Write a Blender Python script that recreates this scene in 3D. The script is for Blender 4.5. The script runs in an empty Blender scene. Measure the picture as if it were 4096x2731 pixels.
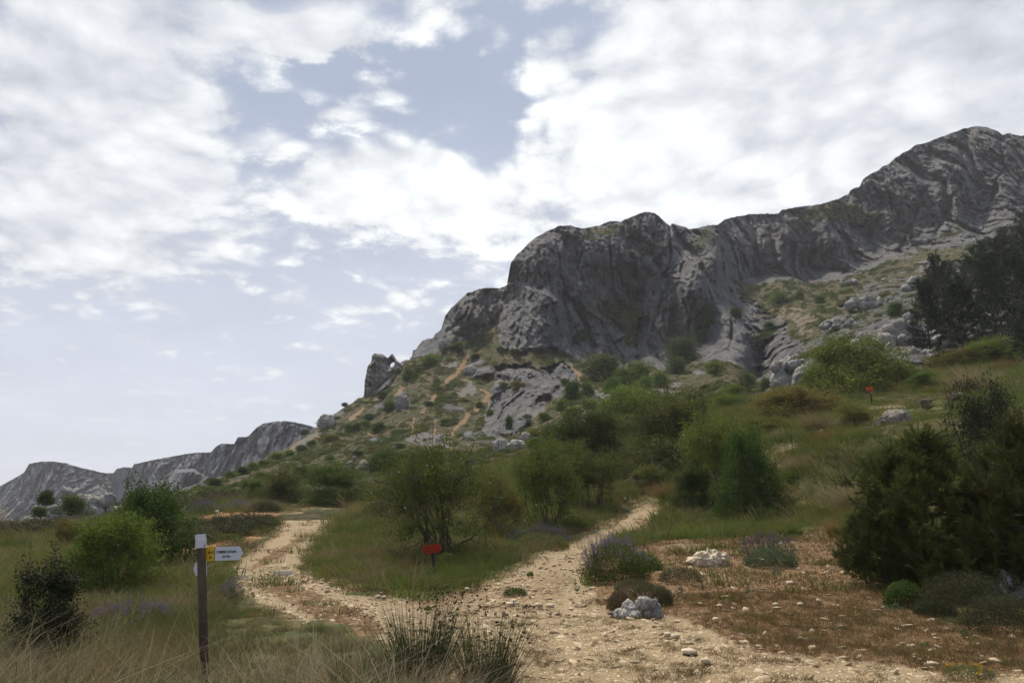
import bpy, math, random
import numpy as np
from mathutils import Vector

sc = bpy.context.scene
COL = sc.collection

# ------------------------------------------------------------------ camera, world, sun, exposure
W0, H0, FPX, EYE = 1024.0, 682.0, 830.0, 1.6
PITCH = math.radians(12.33)
cp, sp = math.cos(PITCH), math.sin(PITCH)

cam_d = bpy.data.cameras.new("camera")
cam = bpy.data.objects.new("camera", cam_d)
COL.objects.link(cam)
cam.location = (0, 0, EYE)
cam.rotation_euler = (math.pi / 2 + PITCH, 0, 0)
cam_d.sensor_width = 36
cam_d.lens = FPX / W0 * 36
cam_d.clip_start = 0.1
cam_d.clip_end = 30000
sc.camera = cam

SUN_EL, SUN_AZ = math.radians(58), math.radians(-22)
sun_dir = Vector((math.sin(SUN_AZ) * math.cos(SUN_EL), math.cos(SUN_AZ) * math.cos(SUN_EL), math.sin(SUN_EL)))
sun_d = bpy.data.lights.new("sun", 'SUN')
sun_d.energy = 4.0
sun_d.angle = math.radians(5)
sun_d.color = (1.0, 0.91, 0.77)
sun = bpy.data.objects.new("sun", sun_d)
COL.objects.link(sun)
sun.rotation_euler = sun_dir.to_track_quat('Z', 'Y').to_euler()

sc.view_settings.view_transform = 'Standard'
sc.view_settings.look = 'None'
sc.view_settings.gamma = 1
sc.view_settings.use_curve_mapping = False
sc.view_settings.exposure = 0.40
sc.cycles.max_bounces = 5
sc.cycles.diffuse_bounces = 3
sc.cycles.transmission_bounces = 2
sc.cycles.transparent_max_bounces = 4
sc.cycles.use_denoising = True


def ray_s(v):
    """slope z/y of the sight line through image row v"""
    ry = FPX * cp - (341 - v) * sp
    rz = FPX * sp + (341 - v) * cp
    return rz / ry


def ray_a(u, v):
    return (u - 512) / (FPX * cp - (341 - v) * sp)


def world_pt(u, v, y):
    return np.array([ray_a(u, v) * y, y, EYE + ray_s(v) * y])


def to_uv(x, y, z):
    dz = z - EYE
    f = y * cp + dz * sp
    up = -y * sp + dz * cp
    return 512 + FPX * x / f, 341 - FPX * up / f


# ------------------------------------------------------------------ node helpers
class NT:
    def __init__(self, tree):
        self.t = tree
        self.n = tree.nodes
        self.l = tree.links

    def new(self, typ, **kw):
        n = self.n.new(typ)
        for k, v in kw.items():
            setattr(n, k, v)
        return n

    def link(self, a, b):
        self.l.new(a, b)

    def put(self, sock, v):
        if isinstance(v, bpy.types.NodeSocket):
            self.l.new(v, sock)
        elif isinstance(v, (tuple, list)) and len(v) == 3 and sock.type == 'RGBA':
            sock.default_value = (*v, 1)
        else:
            sock.default_value = v

    def m(self, op, a, b=0.0, c=0.0, clamp=False):
        n = self.new('ShaderNodeMath', operation=op, use_clamp=clamp)
        self.put(n.inputs[0], a)
        self.put(n.inputs[1], b)
        self.put(n.inputs[2], c)
        return n.outputs[0]

    def vm(self, op, a, b=(0, 0, 0), scale=None):
        n = self.new('ShaderNodeVectorMath', operation=op)
        self.put(n.inputs[0], a)
        self.put(n.inputs[1], b)
        if scale is not None:
            self.put(n.inputs['Scale'], scale)
        return n.outputs[0]

    def mix(self, f, a, b, blend='MIX'):
        n = self.new('ShaderNodeMix', data_type='RGBA', blend_type=blend)
        n.clamp_factor = True
        self.put(n.inputs[0], f)
        self.put(n.inputs[6], a)
        self.put(n.inputs[7], b)
        return n.outputs[2]

    def noise(self, vec, scale, detail=4, rough=0.55, dist=0.0, w=None):
        n = self.new('ShaderNodeTexNoise')
        if w is not None:
            n.noise_dimensions = '4D'
            n.inputs['W'].default_value = w
        self.put(n.inputs['Vector'], vec)
        n.inputs['Scale'].default_value = scale
        n.inputs['Detail'].default_value = detail
        n.inputs['Roughness'].default_value = rough
        n.inputs['Distortion'].default_value = dist
        return n.outputs[0]

    def voro(self, vec, scale, feature='F1', out=0, rnd=1.0):
        n = self.new('ShaderNodeTexVoronoi', feature=feature)
        self.put(n.inputs['Vector'], vec)
        n.inputs['Scale'].default_value = scale
        n.inputs['Randomness'].default_value = rnd
        return n.outputs[out]

    def ss(self, x, lo, hi, to0=0.0, to1=1.0):
        n = self.new('ShaderNodeMapRange', interpolation_type='SMOOTHSTEP')
        self.put(n.inputs[0], x)
        self.put(n.inputs[1], lo)
        self.put(n.inputs[2], hi)
        self.put(n.inputs[3], to0)
        self.put(n.inputs[4], to1)
        return n.outputs[0]

    def attr(self, name, out=2):
        n = self.new('ShaderNodeAttribute')
        n.attribute_name = name
        return n.outputs[out]


# ------------------------------------------------------------------ sky
world = bpy.data.worlds.new("World")
sc.world = world
world.use_nodes = True
wt = NT(world.node_tree)
wt.n.clear()
w_out = wt.new('ShaderNodeOutputWorld')
nish = wt.new('ShaderNodeTexSky', sky_type='NISHITA')
nish.sun_disc = False
nish.sun_elevation = SUN_EL
nish.sun_rotation = SUN_AZ
nish.altitude = 1200
nish.air_density = 1.0
nish.dust_density = 2.0
tc = wt.new('ShaderNodeTexCoord').outputs['Generated']
sep = wt.new('ShaderNodeSeparateXYZ')
wt.link(tc, sep.inputs[0])
X, Y, Z = sep.outputs
zc = wt.m('MAXIMUM', Z, 0.0)
den = wt.m('ADD', zc, 0.22)
comb = wt.new('ShaderNodeCombineXYZ')
wt.put(comb.inputs[0], wt.m('DIVIDE', X, den))
wt.put(comb.inputs[1], wt.m('DIVIDE', Y, den))
P = comb.outputs[0]
yd = wt.m('MAXIMUM', Y, 0.15)
A = wt.m('DIVIDE', X, yd)
S = wt.m('DIVIDE', Z, yd)
warp = wt.new('ShaderNodeTexNoise')
wt.put(warp.inputs['Vector'], P)
warp.inputs['Scale'].default_value = 2.2
warp.inputs['Detail'].default_value = 3
Pw = wt.vm('ADD', P, wt.vm('SCALE', wt.vm('SUBTRACT', warp.outputs[1], (0.5, 0.5, 0.5)), scale=0.13))
n_big = wt.noise(Pw, 2.6, 4, 0.5)
n_med = wt.noise(Pw, 6.5, 4, 0.5)
n_fine = wt.noise(Pw, 14.0, 9, 0.68)
# the banks of cloud and the gaps between them, where they stand in this sky (u, v, ru, rv, weight)
BANKS = [(40, 140, 120, 120, .46), (140, 200, 110, 85, .42), (150, 40, 190, 42, .26), (90, 90, 90, 30, .12), (960, 60, 170, 90, .30), (1010, 20, 120, 50, .2), (240, 90, 50, 20, .08), (310, 35, 42, 25, .22), (385, 20, 40, 26, .12), (210, 112, 28, 18, .20),
         (372, 185, 88, 38, .52), (440, 165, 30, 20, .2), (340, 120, 38, 11, .16), (270, 148, 50, 12, .18),
         (520, 215, 160, 38, .42), (650, 90, 130, 75, .30), (780, 60, 160, 80, .36), (900, 140, 200, 90, .32),
         (620, 150, 100, 45, .28), (760, 190, 150, 50, .35),
         (480, 85, 80, 34, -.24), (560, 30, 80, 22, -.12), (440, 30, 60, 16, .06), (330, 25, 60, 30, .10), (340, 75, 50, 14, -.15), (285, 175, 60, 20, -.10), (500, 145, 50, 25, -.2),
         (60, 340, 240, 60, -.14), (180, 270, 120, 20, .06), (300, 305, 45, 9, .10), (375, 306, 30, 8, .12)]
wa = wt.m('ADD', A, wt.m('MULTIPLY', wt.m('SUBTRACT', n_med, 0.5), 0.10))
ws = wt.m('ADD', S, wt.m('MULTIPLY', wt.m('SUBTRACT', n_fine, 0.5), 0.07))
bias = 0.0
for (bu, bv, ru, rv, wgt) in BANKS:
    a0, s0 = ray_a(bu, bv), ray_s(bv)
    ra = ru / 780.0
    rs = abs(ray_s(bv - rv) - ray_s(bv + rv)) / 2
    dx = wt.m('MULTIPLY', wt.m('SUBTRACT', wa, a0), 1 / ra)
    dy = wt.m('MULTIPLY', wt.m('SUBTRACT', ws, s0), 1 / rs)
    r2 = wt.m('ADD', wt.m('MULTIPLY', dx, dx), wt.m('MULTIPLY', dy, dy))
    g = wt.m('MULTIPLY', wt.m('EXPONENT', wt.m('MULTIPLY', wt.m('MULTIPLY', r2, r2), -0.7)), wgt)
    bias = wt.m('ADD', g, bias)
dens = wt.m('ADD', wt.m('MULTIPLY', n_big, 0.55), wt.m('ADD', wt.m('MULTIPLY', n_med, 0.80), wt.m('MULTIPLY', n_fine, 0.78)))
vb1 = wt.voro(Pw, 7.5, 'F1', 0)
vb2 = wt.voro(wt.vm('ADD', Pw, wt.vm('SCALE', warp.outputs[1], scale=.15)), 17.0, 'F1', 0)
puff = wt.m('ADD', wt.m('MULTIPLY', wt.m('SUBTRACT', 0.5, vb1), 0.36), wt.m('MULTIPLY', wt.m('SUBTRACT', 0.45, vb2), 0.34))
dens = wt.m('ADD', dens, wt.m('ADD', bias, puff))
cover = wt.m('MULTIPLY', wt.ss(dens, 0.97, 1.34), 0.95)
# billow shading: how the density grows towards the sun
sx = (0.05 * math.sin(SUN_AZ), 0.05, 0)
Ps = wt.vm('ADD', Pw, sx)
n_med2 = wt.noise(Ps, 6.5, 4, 0.5)
bump = wt.m('MULTIPLY', wt.m('SUBTRACT', n_med2, n_med), 0.45)
core = wt.ss(dens, 1.0, 1.5)
lum = wt.m('ADD', wt.m('ADD', 0.77, wt.m('MULTIPLY', core, 0.06)), wt.m('MULTIPLY', wt.m('SUBTRACT', n_fine, 0.5), 0.26))
lum = wt.m('ADD', wt.m('SUBTRACT', lum, bump), wt.m('MULTIPLY', puff, 0.34))
# the brightest cloud stands in front of the sun's side of the sky
gl_a = wt.m('MULTIPLY', wt.m('SUBTRACT', A, ray_a(530, 190)), 1 / 0.55)
gl_s = wt.m('MULTIPLY', wt.m('SUBTRACT', S, ray_s(190)), 1 / 0.30)
glow = wt.m('EXPONENT', wt.m('MULTIPLY', wt.m('ADD', wt.m('MULTIPLY', gl_a, gl_a), wt.m('MULTIPLY', gl_s, gl_s)), -1.0))
lum = wt.m('MULTIPLY', lum, wt.m('ADD', 0.80, wt.m('MULTIPLY', glow, 0.23)))
c_cloud = wt.mix(wt.ss(lum, 0.5, 0.95), (0.76, 0.79, 0.88), (0.97, 1.0, 0.99))
b_cloud = wt.new('ShaderNodeBackground')
wt.put(b_cloud.inputs[0], c_cloud)
wt.put(b_cloud.inputs[1], lum)
# thin veil that pales the blue and thickens towards the horizon
b_sky = wt.new('ShaderNodeBackground')
wt.link(nish.outputs[0], b_sky.inputs[0])
b_sky.inputs[1].default_value = 0.08
b_veil = wt.new('ShaderNodeBackground')
low = wt.ss(S, 0.08, 0.60, 1.0, 0.0)
wt.put(b_veil.inputs[0], wt.mix(low, (0.345, 0.395, 0.51), (0.575, 0.605, 0.68)))
wt.put(b_veil.inputs[1], wt.m('ADD', 0.96, wt.m('MULTIPLY', wt.m('SUBTRACT', n_big, 0.5), 0.25)))
ms1 = wt.new('ShaderNodeMixShader')
ms1.inputs[0].default_value = 0.93
wt.link(b_sky.outputs[0], ms1.inputs[1])
wt.link(b_veil.outputs[0], ms1.inputs[2])
ms2 = wt.new('ShaderNodeMixShader')
wt.put(ms2.inputs[0], wt.m('MULTIPLY', cover, wt.ss(S, 0.06, 0.32, 0.30, 0.97)))
wt.link(ms1.outputs[0], ms2.inputs[1])
wt.link(b_cloud.outputs[0], ms2.inputs[2])
wt.link(ms2.outputs[0], w_out.inputs[0])
world.cycles.sampling_method = 'MANUAL'
world.cycles.sample_map_resolution = 512


# ------------------------------------------------------------------ numpy noise
def _h(ix, iy, iz, seed):
    h = (ix.astype(np.int64) * 374761393 + iy.astype(np.int64) * 668265263 + iz.astype(np.int64) * 2147483647 + seed * 974711) & 0xffffffff
    h = ((h ^ (h >> 13)) * 1274126177) & 0xffffffff
    h = ((h ^ (h >> 15)) * 2246822519) & 0xffffffff
    return h ^ (h >> 16)


def pn(x, y, z, seed=0):
    """gradient noise, about -1..1"""
    x0, y0, z0 = np.floor(x), np.floor(y), np.floor(z)
    fx, fy, fz = x - x0, y - y0, z - z0
    ux, uy, uz = [t * t * t * (t * (t * 6 - 15) + 10) for t in (fx, fy, fz)]
    r = 0
    for i in (0, 1):
        for j in (0, 1):
            for k in (0, 1):
                h = _h(x0 + i, y0 + j, z0 + k, seed)
                g = ((h & 1023) / 511.5 - 1) * (fx - i) + (((h >> 10) & 1023) / 511.5 - 1) * (fy - j) + (((h >> 20) & 1023) / 511.5 - 1) * (fz - k)
                r = r + g * (ux if i else 1 - ux) * (uy if j else 1 - uy) * (uz if k else 1 - uz)
    return r * 1.3


def fbm(x, y, z, oct=4, seed=0, gain=0.5, ridged=False):
    r, a, f, tot = 0, 1.0, 1.0, 0
    for o in range(oct):
        n = pn(x * f, y * f, z * f, seed + o * 17)
        if ridged:
            n = 1 - 2 * np.abs(n)
        r = r + a * n
        tot += a
        a *= gain
        f *= 2.03
    return r / tot


def worley(x, y, z, seed=0):
    """F1, F2 and the random value of the nearest cell"""
    x0, y0, z0 = np.floor(x), np.floor(y), np.floor(z)
    f1 = np.full(x.shape, 9.0)
    f2 = np.full(x.shape, 9.0)
    cid = np.zeros(x.shape)
    for i in (-1, 0, 1):
        for j in (-1, 0, 1):
            for k in (-1, 0, 1):
                h = _h(x0 + i, y0 + j, z0 + k, seed)
                dx = x0 + i + (h & 1023) / 1023. - x
                dy = y0 + j + ((h >> 10) & 1023) / 1023. - y
                dz = z0 + k + ((h >> 20) & 1023) / 1023. - z
                d = np.sqrt(dx * dx + dy * dy + dz * dz)
                new = d < f1
                f2 = np.where(new, f1, np.minimum(f2, d))
                f1 = np.where(new, d, f1)
                cid = np.where(new, ((h >> 5) & 1023) / 1023., cid)
    return f1, f2, cid


def facets(x, y, z, seed=0):
    """broken planar facets: every cell of rock is a tilted plane of its own; about -1..1"""
    x0, y0, z0 = np.floor(x), np.floor(y), np.floor(z)
    f1 = np.full(x.shape, 9.0)
    val = np.zeros(x.shape)
    for i in (-1, 0, 1):
        for j in (-1, 0, 1):
            for k in (-1, 0, 1):
                h = _h(x0 + i, y0 + j, z0 + k, seed)
                dx = x0 + i + (h & 1023) / 1023. - x
                dy = y0 + j + ((h >> 10) & 1023) / 1023. - y
                dz = z0 + k + ((h >> 20) & 1023) / 1023. - z
                d = dx * dx + dy * dy + dz * dz
                g = _h(x0 + i, z0 + k, y0 + j, seed + 7)
                pl = ((g & 1023) / 511.5 - 1) * dx + (((g >> 10) & 1023) / 511.5 - 1) * dz * 0.7 + (((g >> 20) & 1023) / 511.5 - 1) * 0.45
                new = d < f1
                f1 = np.where(new, d, f1)
                val = np.where(new, pl, val)
    return val


def sstep(x, lo, hi):
    t = np.clip((x - lo) / (hi - lo), 0, 1)
    return t * t * (3 - 2 * t)


class TPS:
    """thin plate spline"""
    def __init__(self, pts, vals, lam=1e-4):
        self.p = np.array(pts, float)
        n = len(self.p)
        d = np.linalg.norm(self.p[:, None] - self.p[None], axis=2)
        K = np.where(d > 0, d * d * np.log(d + 1e-12), 0) + lam * np.eye(n)
        Q = np.hstack([np.ones((n, 1)), self.p])
        M = np.zeros((n + 3, n + 3))
        M[:n, :n] = K
        M[:n, n:] = Q
        M[n:, :n] = Q.T
        self.w = np.linalg.solve(M, np.concatenate([np.array(vals, float), np.zeros(3)]))

    def __call__(self, a, b):
        sh = a.shape
        q = np.stack([a.ravel(), b.ravel()], 1)
        out = np.empty(len(q))
        n = len(self.p)
        for s in range(0, len(q), 20000):
            c = q[s:s + 20000]
            d2 = ((c[:, None] - self.p[None]) ** 2).sum(2)
            K = 0.5 * d2 * np.log(d2 + 1e-20)
            out[s:s + 20000] = K @ self.w[:n] + self.w[n] + c @ self.w[n + 1:]
        return out.reshape(sh)


def table(fn, a0, a1, na, b0, b1, nb):
    aa, bb = np.meshgrid(np.linspace(a0, a1, na), np.linspace(b0, b1, nb), indexing='ij')
    T = fn(aa, bb)

    def look(a, b):
        fa = np.clip((np.asarray(a, float) - a0) / (a1 - a0) * (na - 1), 0, na - 1.001)
        fb = np.clip((np.asarray(b, float) - b0) / (b1 - b0) * (nb - 1), 0, nb - 1.001)
        i, j = fa.astype(int), fb.astype(int)
        p, q = fa - i, fb - j
        return (T[i, j] * (1 - p) * (1 - q) + T[i + 1, j] * p * (1 - q) + T[i, j + 1] * (1 - p) * q + T[i + 1, j + 1] * p * q)
    return look


def poly_sd(u, v, poly):
    """signed distance to a polygon, positive inside; both in the survey's angular units"""
    P_ = np.array(poly, float)
    best = np.full(u.shape, 1e9)
    inside = np.zeros(u.shape, bool)
    for i in range(len(P_)):
        x1, y1 = P_[i]
        x2, y2 = P_[(i + 1) % len(P_)]
        dx, dy = x2 - x1, y2 - y1
        t = np.clip(((u - x1) * dx + (v - y1) * dy) / (dx * dx + dy * dy + 1e-9), 0, 1)
        best = np.minimum(best, (u - x1 - t * dx) ** 2 + (v - y1 - t * dy) ** 2)
        if y1 != y2:
            c = ((y1 > v) != (y2 > v)) & (u < (x2 - x1) * (v - y1) / (y2 - y1) + x1)
            inside ^= c
    d = np.sqrt(best)
    return np.where(inside, d, -d)


def line_d(u, v, pts):
    P_ = np.array(pts, float)
    best = np.full(u.shape, 1e9)
    for i in range(len(P_) - 1):
        x1, y1 = P_[i]
        x2, y2 = P_[i + 1]
        dx, dy = x2 - x1, y2 - y1
        t = np.clip(((u - x1) * dx + (v - y1) * dy) / (dx * dx + dy * dy + 1e-9), 0, 1)
        best = np.minimum(best, (u - x1 - t * dx) ** 2 + (v - y1 - t * dy) ** 2)
    return np.sqrt(best)


# ------------------------------------------------------------------ object helpers
def new_mesh(name, verts, tris=None, quads=None, attrs=None, mats=(), smooth=False, mat_idx=None):
    me = bpy.data.meshes.new(name)
    verts = np.ascontiguousarray(verts, dtype=np.float32)
    me.vertices.add(len(verts))
    me.vertices.foreach_set('co', verts.ravel())
    nt = 0 if tris is None else len(tris)
    nq = 0 if quads is None else len(quads)
    loops = []
    if nt:
        loops.append(np.asarray(tris, np.int32).ravel())
    if nq:
        loops.append(np.asarray(quads, np.int32).ravel())
    if loops:
        loops = np.concatenate(loops)
        me.loops.add(len(loops))
        me.loops.foreach_set('vertex_index', loops)
        starts = np.concatenate([np.arange(nt) * 3, nt * 3 + np.arange(nq) * 4]).astype(np.int32)
        me.polygons.add(nt + nq)
        me.polygons.foreach_set('loop_start', starts)
        if mat_idx is not None:
            me.polygons.foreach_set('material_index', np.asarray(mat_idx, np.int32))
    for k, val in (attrs or {}).items():
        at = me.attributes.new(k, 'FLOAT', 'POINT')
        at.data.foreach_set('value', np.ascontiguousarray(val, dtype=np.float32).ravel())
    for m_ in mats:
        me.materials.append(m_)
    me.update(calc_edges=True)
    if smooth and (nt + nq):
        me.polygons.foreach_set('use_smooth', np.ones(nt + nq, bool))
    return me


def link(name, data, parent=None, loc=None, kind=None, label=None, cat=None, group=None):
    o = bpy.data.objects.new(name, data)
    COL.objects.link(o)
    if parent is not None:
        o.parent = parent
    if loc is not None:
        o.location = loc
    tag(o, label, cat, group, kind)
    return o


def tag(o, label=None, cat=None, group=None, kind=None):
    for k, v in (('label', label), ('category', cat), ('group', group), ('kind', kind)):
        if v:
            o[k] = v
    return o


def grid_quads(nr, nc, off=0):
    i = np.arange(nr - 1)[:, None] * nc + np.arange(nc - 1)[None]
    i = i.ravel() + off
    return np.stack([i, i + 1, i + nc + 1, i + nc], 1)


def mat(name):
    m_ = bpy.data.materials.new(name)
    m_.use_nodes = True
    t = NT(m_.node_tree)
    t.n.clear()
    out = t.new('ShaderNodeOutputMaterial')
    b = t.new('ShaderNodeBsdfPrincipled')
    b.inputs['Roughness'].default_value = 0.9
    b.inputs['Specular IOR Level'].default_value = 0.15
    t.link(b.outputs[0], out.inputs[0])
    return m_, t, b, out


def add_bump(t, b, h, strength=0.5, dist=0.1):
    n = t.new('ShaderNodeBump')
    n.inputs['Strength'].default_value = strength
    n.inputs['Distance'].default_value = dist
    t.put(n.inputs['Height'], h)
    t.link(n.outputs[0], b.inputs['Normal'])


# ------------------------------------------------------------------ materials
def rock_nodes(t, pos, k=1.0, warm=0.5):
    """grey limestone: mottled, streaked down the face, freckled with dark lichen; k scales the pattern"""
    n1 = t.noise(pos, 0.035 * k, 5, 0.6)
    n2 = t.noise(pos, 0.25 * k, 6, 0.65)
    n3 = t.noise(pos, 1.3 * k, 6, 0.8)
    st = t.new('ShaderNodeMapping')
    st.inputs['Scale'].default_value = (1, 1, 0.16)
    t.put(st.inputs[0], pos)
    n4 = t.noise(st.outputs[0], 0.30 * k, 5, 0.65, 0.6)
    c = t.mix(t.ss(n2, 0.3, 0.72), (0.132, 0.136, 0.146), (0.315, 0.312, 0.308))
    c = t.mix(t.m('MULTIPLY', t.ss(n4, 0.52, 0.70), 0.55), c, (0.060, 0.061, 0.066))
    c = t.mix(t.m('MULTIPLY', t.ss(n1, 0.50, 0.66), warm * .7), c, (0.225, 0.185, 0.135))
    c = t.mix(t.m('MULTIPLY', t.ss(n3, 0.60, 0.80), 0.45), c, (0.34, 0.33, 0.31))
    c = t.mix(t.m('MULTIPLY', t.ss(t.noise(st.outputs[0], 0.11 * k, 5, 0.7, 0.3, w=11.0), 0.56, 0.70), 0.55), c, (0.36, 0.355, 0.345))
    c = t.mix(t.m('MULTIPLY', t.ss(t.noise(pos, 0.10 * k, 6, 0.7, w=13.0), 0.63, 0.74), 0.6), c, (0.27, 0.17, 0.10))
    spots = t.ss(t.noise(pos, 0.8 * k, 4, 0.75, w=3.0), 0.64, 0.72)
    c = t.mix(t.m('MULTIPLY', spots, 0.7), c, (0.028, 0.032, 0.028))
    n5 = t.noise(pos, 3.2 * k, 4, 0.75, w=7.0)
    c = t.mix(1.0, c, t.mix(t.ss(n5, 0.28, 0.72), (0.48, 0.48, 0.50), (1.52, 1.50, 1.45)), 'MULTIPLY')
    h = t.m('ADD', t.m('MULTIPLY', n2, 1.0), t.m('ADD', t.m('MULTIPLY', n3, 0.9), t.m('ADD', t.m('MULTIPLY', n5, 0.45), t.m('MULTIPLY', n4, 0.7))))
    wn = t.new('ShaderNodeTexNoise')
    t.put(wn.inputs['Vector'], pos)
    wn.inputs['Scale'].default_value = 0.3 * k
    cr = t.voro(t.vm('ADD', st.outputs[0], t.vm('SCALE', wn.outputs[1], scale=3.0 / k)), 0.30 * k, 'DISTANCE_TO_EDGE')
    h = t.m('ADD', h, t.m('MULTIPLY', t.ss(cr, 0.0, 0.05), 0.16))
    return c, h


def geo_pos(t):
    return t.new('ShaderNodeNewGeometry').outputs['Position']


def mountain_mat():
    m_, t, b, out = mat('mountain_rock_and_scrub')
    pos = geo_pos(t)
    c, h = rock_nodes(t, pos, 1.0, 0.32)
    veg = t.attr('veg')
    soil = t.attr('soil')
    scree = t.attr('scree')
    na = t.noise(pos, 0.9, 5, 0.65)
    nb = t.noise(pos, 0.22, 4, 0.6, w=5.0)
    nc = t.noise(pos, 3.5, 3, 0.6)
    # earth and rubble showing between the low scrub
    earth = t.mix(t.ss(nc, 0.35, 0.7), (0.17, 0.118, 0.064), (0.36, 0.27, 0.165))
    green = t.mix(t.ss(nb, 0.35, 0.65), (0.050, 0.066, 0.018), (0.105, 0.112, 0.032))
    green = t.mix(t.ss(na, 0.45, 0.75), green, (0.030, 0.040, 0.013))
    vcol = t.mix(t.ss(t.m('ADD', na, t.m('MULTIPLY', nb, 0.5)), 0.60, 0.80), earth, green)
    edge = t.m('ADD', veg, t.m('MULTIPLY', t.m('SUBTRACT', na, 0.5), 1.4))
    c = t.mix(t.ss(edge, 0.42, 0.58), c, vcol)
    nd = t.noise(pos, 0.45, 6, 0.75, w=17.0)
    se = t.m('ADD', soil, t.m('MULTIPLY', t.m('SUBTRACT', nd, 0.5), 2.6))
    c = t.mix(t.ss(se, 0.50, 0.78), c, t.mix(nc, (0.30, 0.175, 0.085), (0.50, 0.34, 0.20)))
    ge = t.m('ADD', scree, t.m('MULTIPLY', t.m('SUBTRACT', nd, 0.5), 2.2))
    c = t.mix(t.ss(ge, 0.50, 0.75), c, t.mix(nc, (0.19, 0.175, 0.16), (0.36, 0.335, 0.30)))
    t.put(b.inputs['Base Color'], c)
    add_bump(t, b, t.m('ADD', h, t.m('MULTIPLY', nc, 0.5)), 1.0, 1.5)
    return m_


def far_mat():
    m_, t, b, out = mat('far_limestone')
    pos = geo_pos(t)
    c, h = rock_nodes(t, pos, 0.5, 0.15)
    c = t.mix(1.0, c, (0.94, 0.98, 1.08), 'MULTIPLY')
    soil = t.attr('soil')
    c = t.mix(t.ss(t.m('ADD', soil, t.m('MULTIPLY', t.m('SUBTRACT', t.noise(pos, 0.3, 4), 0.5), 0.8)), 0.4, 0.6), c, (0.40, 0.29, 0.20))
    t.put(b.inputs['Base Color'], c)
    add_bump(t, b, h, 0.9, 3.0)
    return m_


def boulder_mat(name, k, warm, bright=1.0):
    m_, t, b, out = mat(name)
    pos = geo_pos(t)
    c, h = rock_nodes(t, pos, k, warm)
    if bright != 1.0:
        c = t.mix(1.0, c, (bright, bright * 0.96, bright * 0.88), 'MULTIPLY')
    t.put(b.inputs['Base Color'], c)
    add_bump(t, b, h, 0.9, 0.9 / k)
    return m_


def ground_mat():
    m_, t, b, out = mat('earth_gravel_and_turf')
    pos = geo_pos(t)
    path, dry, red = t.attr('path'), t.attr('dry'), t.attr('red')
    n1 = t.noise(pos, 1.3, 5, 0.6)
    n2 = t.noise(pos, 9.0, 5, 0.65)
    n3 = t.noise(pos, 45.0, 3, 0.7)
    n4 = t.noise(pos, 0.35, 4, 0.6, w=2.0)
    turf = t.mix(t.ss(n1, 0.35, 0.65), (0.055, 0.065, 0.018), (0.13, 0.115, 0.045))
    turf = t.mix(t.m('MULTIPLY', t.ss(n4, 0.5, 0.65), 0.6), turf, (0.044, 0.060, 0.015))
    dryc = t.mix(t.ss(n2, 0.3, 0.7), (0.108, 0.064, 0.031), (0.232, 0.146, 0.074))
    dryc = t.mix(t.m('MULTIPLY', t.ss(n1, 0.55, 0.75), 0.7), dryc, (0.17, 0.12, 0.055))
    c = t.mix(t.ss(t.m('ADD', dry, t.m('MULTIPLY', t.m('SUBTRACT', n1, 0.5), 0.9)), 0.35, 0.65), turf, dryc)
    st = t.voro(pos, 16.0, 'F1', 1)
    sd = t.voro(pos, 16.0, 'F1', 0)
    sm = t.m('MULTIPLY', t.ss(sd, 0.38, 0.26), 1.0)
    sepc = t.new('ShaderNodeSeparateColor')
    t.link(st, sepc.inputs[0])
    stone_c = t.mix(sepc.outputs[0], (0.42, 0.335, 0.21), (0.66, 0.57, 0.41))
    fines = t.mix(n3, (0.185, 0.130, 0.070), (0.365, 0.278, 0.166))
    pathc = t.mix(t.m('MULTIPLY', sm, 0.85), fines, stone_c)
    pe = t.m('ADD', path, t.m('MULTIPLY', t.m('SUBTRACT', n2, 0.5), 0.9))
    pe = t.m('ADD', pe, t.m('MULTIPLY', t.m('SUBTRACT', n1, 0.5), 0.5))
    pm = t.ss(pe, 0.38, 0.60)
    c = t.mix(pm, c, pathc)
    re = t.m('ADD', red, t.m('MULTIPLY', t.m('SUBTRACT', n1, 0.5), 1.0))
    c = t.mix(t.ss(re, 0.42, 0.6), c, t.mix(n2, (0.22, 0.105, 0.045), (0.38, 0.22, 0.11)))
    t.put(b.inputs['Base Color'], c)
    h = t.m('ADD', t.m('MULTIPLY', n2, 0.8), t.m('ADD', t.m('MULTIPLY', n3, 0.35), t.m('MULTIPLY', t.m('MULTIPLY', sm, pm), 0.6)))
    add_bump(t, b, h, 0.8, 0.05)
    return m_


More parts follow.
